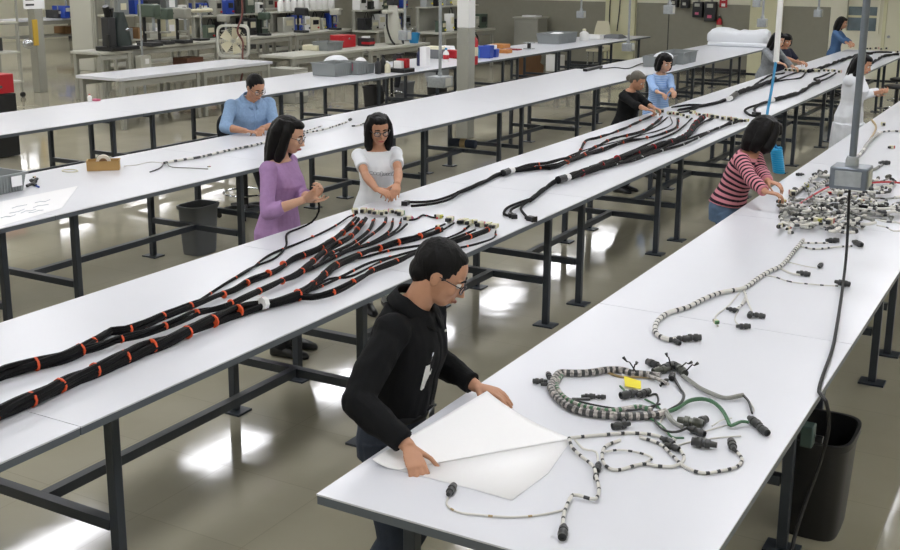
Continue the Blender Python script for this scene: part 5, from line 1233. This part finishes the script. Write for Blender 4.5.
tag(MB().box((-16.4, 17.9, .45), (.4, .5, .26)).build('brown_case', mat('dark_brown', '5e3a28', .6), bevel=.01), 'brown case on the shelf of the drill press bench', 'case')
c = V((-16.45, 18.15, .902)); r = thing('microscope', 'white inspection microscope on a boom arm beside the box fan', 'microscope', c)
MB().box(c+V((0, .2, .02)), (.3, .3, .04)).build('base', M_BLACK, r, bevel=.01); MB().cyl(c+V((0, .25, .04)), c+V((0, .25, .75)), .025).build('stand', M_CHROME, r); MB().cyl(c+V((0, -.25, .62)), c+V((0, .6, .62)), .04).build('boom', M_CREAM, r); MB().cyl(c+V((0, -.3, .45)), c+V((0, -.3, .75)), .09).build('optic_head', M_WHITE, r); MB().cyl(c+V((.08, -.36, .66)), c+V((.12, -.36, .66)), .06).build('eyepiece', M_BLACK, r)
c = at(393, 44, .76); r = thing('standing_machine', 'pale grey tapered press with dark cables beside the hanging junction box', 'machine', c); s = 1.1
MB().lathe([(.12, 0), (.17, .02), (.20, .3), (.12, .72), (.10, .85), (.04, .86)], c, 20).build('machine_body', M_LGREY, r); MB().box(c+V((0, 0, .93)), (.2, .22, .14)).build('dark_head', M_DK, r, bevel=.02); MB().box(c+V((0, 0, .72)), (.16, .7, .08)).build('cross_arm', M_LGREY, r, bevel=.02)
for sy in (-1, 1): MB().tube(spline([c+V((.03, sy*.3, .72)), c+V((.06, sy*.34, .4)), c+V((.1, sy*.25, .12)), c+V((.16, sy*.18, .01))], .05), .022, 8).build('cable', M_BLACK, r)
boxit('red_case', 'red case standing on the grey bench left of the press', 'case', 343, 47, 22, .35, 12, M_RED, z=.752, parts=(('latch', (.5, 0, .7), (.05, .2, .1), M_CHROME),)); tote('low grey tote in front of the red case', at(328, 50, .752), (.4, .55, .18), ribs=6); boxit('tan_tray', 'tan tray left of the low grey tote', 'tray', 314, 50, 14, .4, 5, M_CREAM, z=.752)
boxit('wire_reel', 'black and white wire reel right of the red case', 'reel', 366, 46, 10, .3, 8, M_DK, z=.752, parts=(('red_band', (.2, 0, .4), (.7, 1.02, .3), M_RED), ('white_cap', (0, 0, 1.1), (.5, .6, .25), M_WHITE)))
c = at(414, 43, .752); r = thing('bucket', 'blue bucket at the end of the grey bench', 'bucket', c); MB().lathe([(.09, .001), (.10, .004), (.135, .22), (.145, .22), (.145, .235), (.125, .235), (.09, .02)], c, 22).build('bucket_body', M_LBLUE, r); MB().tube([c+V((0, .14*math.cos(a), .22+.13*math.sin(a))) for a in [PI*i/14 for i in range(15)]], .005, 6).build('handle', M_CHROME, r)
boxit('grey_drawer_unit', 'grey drawer cabinet right of the bench with the box fan', 'cabinet', 289, 102, 22, .6, 34, M_GREY, z=0, parts=(('drawer', (.5, 0, .75), (.04, .9, .3), M_LGREY), ('drawer', (.5, 0, .35), (.04, .9, .3), M_LGREY)))
# clutter on shelves: every one a thing of its own
rr = random.Random(21); KM = [M_DK, M_BLACK, M_LGREY, M_CREAM, M_WHITE, M_BLUE, M_GREEN, M_STEEL, M_GREY]
KN = {M_DK: 'charcoal', M_BLACK: 'black', M_LGREY: 'light grey', M_CREAM: 'cream', M_WHITE: 'white', M_BLUE: 'blue', M_GREEN: 'dark green', M_STEEL: 'steel', M_GREY: 'grey'}
ADJ = ['boxy', 'tall', 'squat', 'narrow', 'wide', 'small']
def instrument(x, y, z, where, i):
    m_ = rr.choice(KM); w_ = rr.uniform(.16, .40); h = rr.uniform(.16, .42); d = rr.uniform(.15, .26); a = 'tall' if h > .34 else 'wide' if w_ > .3 else 'squat' if h < .22 else 'boxy'
    r = thing('instrument', '%s %s instrument, %s on %s' % (a, KN[m_], ORD[i], where), 'instrument', (x, y, z), 'instruments on '+where); c = V((x, y, z+.001))
    MB().box(c+V((0, 0, h/2)), (d, w_, h), rz=rr.uniform(-.15, .15)).build('housing', m_, r, bevel=.012)
    MB().box(c+V((d/2+.006, 0, h*.62)), (.012, w_*.6, h*.35)).build('front_panel', rr.choice([M_BLACK, M_LGREY, M_CREAM]), r); MB().cyl(c+V((d/2, w_*.25, h*.2)), c+V((d/2+.03, w_*.25, h*.2)), .022, n=10).build('knob', rr.choice([M_BLACK, M_RED, M_YEL, M_CHROME]), r)
    if rr.random() < .6: MB().tube(spline([c+V((0, 0, h)), c+V((0, .05, h+.12)), c+V((-.02, .16, h+.1)), c+V((0, .22, h*.3)), c+V((.05, .24, .01))], .05), .01, 6).build('cable', M_BLACK, r)
for where, x, ys, z in (('the shelved bench behind the box fan', -16.72, [18.95+.36*k for k in range(6)], .902), ('the upper shelf behind the box fan', -16.84, [18.95+.37*k for k in range(6)], 1.392), ('the shelved bench with white bottles', -16.72, [21.7+.36*k for k in range(6)], .902),
    ('the dark instrument bench near the back wall', -15.75, [23.6+.36*k for k in range(6)], .902), ('the top shelf near the back wall', -15.84, [23.6+.36*k for k in range(6)], 1.392), ('the hose bench right of the column', -13.35, [23.2+.42*k for k in range(6)], .952), ('the top shelf of the hose bench', -13.75, [23.25+.5*k for k in range(5)], 1.532)):
    for i, y in enumerate(ys): instrument(x+rr.uniform(-.05, .05), y, z, where, i)
for k in range(9):
    y = 21.65+.26*k; c = V((-16.84, y, 1.391)); r = thing('bottle', 'white plastic bottle, %s from left on the top shelf behind the red case' % ORD[k], 'bottle', c, 'white bottles on the top shelf')
    MB().lathe([(.03, 0), (.075, .005), (.08, .02), (.08, .2), (.06, .25), (.03, .28), (.03, .30)], c, 16).build('bottle_body', M_WHITE, r); MB().lathe([(.02, .30), (.034, .301), (.034, .34), (.02, .345)], c, 12).build('cap', rr.choice([M_WHITE, M_BLUE, M_DK]), r)
# wall cabinet + chair at the back wall
b = aty(531, 18, 26.5); r = thing('wall_cabinet', 'low grey cabinet with white papers on top at the back wall', 'cabinet', (b.x, 26.5, 0)); h = b.z; w_ = 26*dep(b)/FPX
MB().box((b.x, 26.5, h/2), (w_, .6, h-.002)).build('cabinet_body', M_GREY, r, bevel=.01); MB().box((b.x, 26.5, h+.015), (w_+.06, .66, .03)).build('cabinet_top', M_LGREY, r)
MB().box((b.x, 26.19, h*.5), (w_*.9, .02, h*.85)).build('door', M_GREY, r, bevel=.005)
tag(MB().box((b.x+.05, 26.45, h+.055), (w_*.6, .35, .04)).build('paper_stack', M_PAPER, bevel=.004), 'white paper stack on the low grey wall cabinet', 'paper')
b = aty(600, 32, 26.2); r = thing('plastic_chair', 'cream plastic chair standing at the pilaster behind the tote row', 'chair', (b.x, 26.2, 0))
mb = MB(); rings = []
for i in range(7):
    u = i/6; hw = .23*(1-.35*u**3); rings.append([V((b.x+hw*math.sin(a), 26.32+.03*math.cos(a)+.06*u, .55+.62*u)) for a in [2*PI*k/18 for k in range(18)]])
mb.loft(rings); mb.build('backrest', M_CREAM, r); MB().box((b.x, 26.1, .47), (.46, .46, .05)).build('seat', M_CREAM, r, bevel=.02)
for sx in (-1, 1):
    for sy in (-1, 1): MB().cyl((b.x+sx*.19, 26.1+sy*.19, .003), (b.x+sx*.18, 26.1+sy*.18, .45), .018, n=10).build('leg', M_CHROME, r)
for k, px in enumerate((609, 617)):
    b = aty(px, 31, YN-.15); tag(MB().tube(spline([V((b.x-.1, YN-.15, 3.55)), V((b.x+.03, YN-.15, 2.4)), V((b.x+.05*k, YN-.15, 1.6)), b], .1), .014, 6).build('wall_cable', M_DK), 'dark cable hanging down the pale pilaster, %s of two' % ('left', 'right')[k], 'cable')

# a further bay of shelving behind, and more equipment
for yk, nm in ((19.2, 'middle bay'), (21.8, 'right bay'), (24.4, 'last bay by the back wall')):
    c = V((-19.0, yk+.1, 0)); r = thing('storage_shelf', 'grey storage shelving far behind the machine benches, %s' % nm, 'shelving', c, 'storage shelving bays')
    for sx in (-1, 1):
        for sy in (-1, 1): MB().box(c+V((sx*.27, sy*1.18, 1.15)), (.06, .06, 2.296)).build('upright', M_GREY, r)
    for z in (.25, .8, 1.35, 1.9): MB().box(c+V((0, 0, z)), (.6, 2.3, .04)).build('shelf_board', M_LGREY, r)
    for zi, z in enumerate((.8, 1.35, 1.9)):
        y = yk-.95; i = 0
        while y < yk+.72 and i < 6:
            w_ = rr.uniform(.22, .42); h = rr.uniform(.15, .42); m_ = rr.choice(KM+[M_BROWN, M_RED, M_TOTE]); k_ = dict(KN); k_.update({M_BROWN: 'brown', M_RED: 'red', M_TOTE: 'grey plastic'})
            o = MB().box((-18.9, y+w_/2, z+.021+h/2), (.4, w_, h)).build('storage_box', m_, bevel=.01)
            MB().box((-18.695, y+w_/2, z+.021+h*.5), (.008, w_*.5, h*.4)).build('front_label', rr.choice([M_PAPER, M_CREAM, M_DK]), o)
            tag(o, '%s box, %s from left on the %s shelf, %s' % (k_[m_], ORD[i], ('low', 'middle', 'top')[zi], nm), 'box', 'boxes on the storage shelving'); y += w_+rr.uniform(.03, .2); i += 1
for i, (y_, s_, m_) in enumerate(((19.0, .8, M_GREY), (20.4, .8, M_GREEN), (21.8, .9, M_DK), (23.2, .8, M_LGREY))):
    press('%s bench press, %s of four between the box fan and tall pale press' % (KN[m_], ORD[i]), 0, 0, .902, s_, m_, 'bench_press', pos=V((-16.36, y_, .902)))
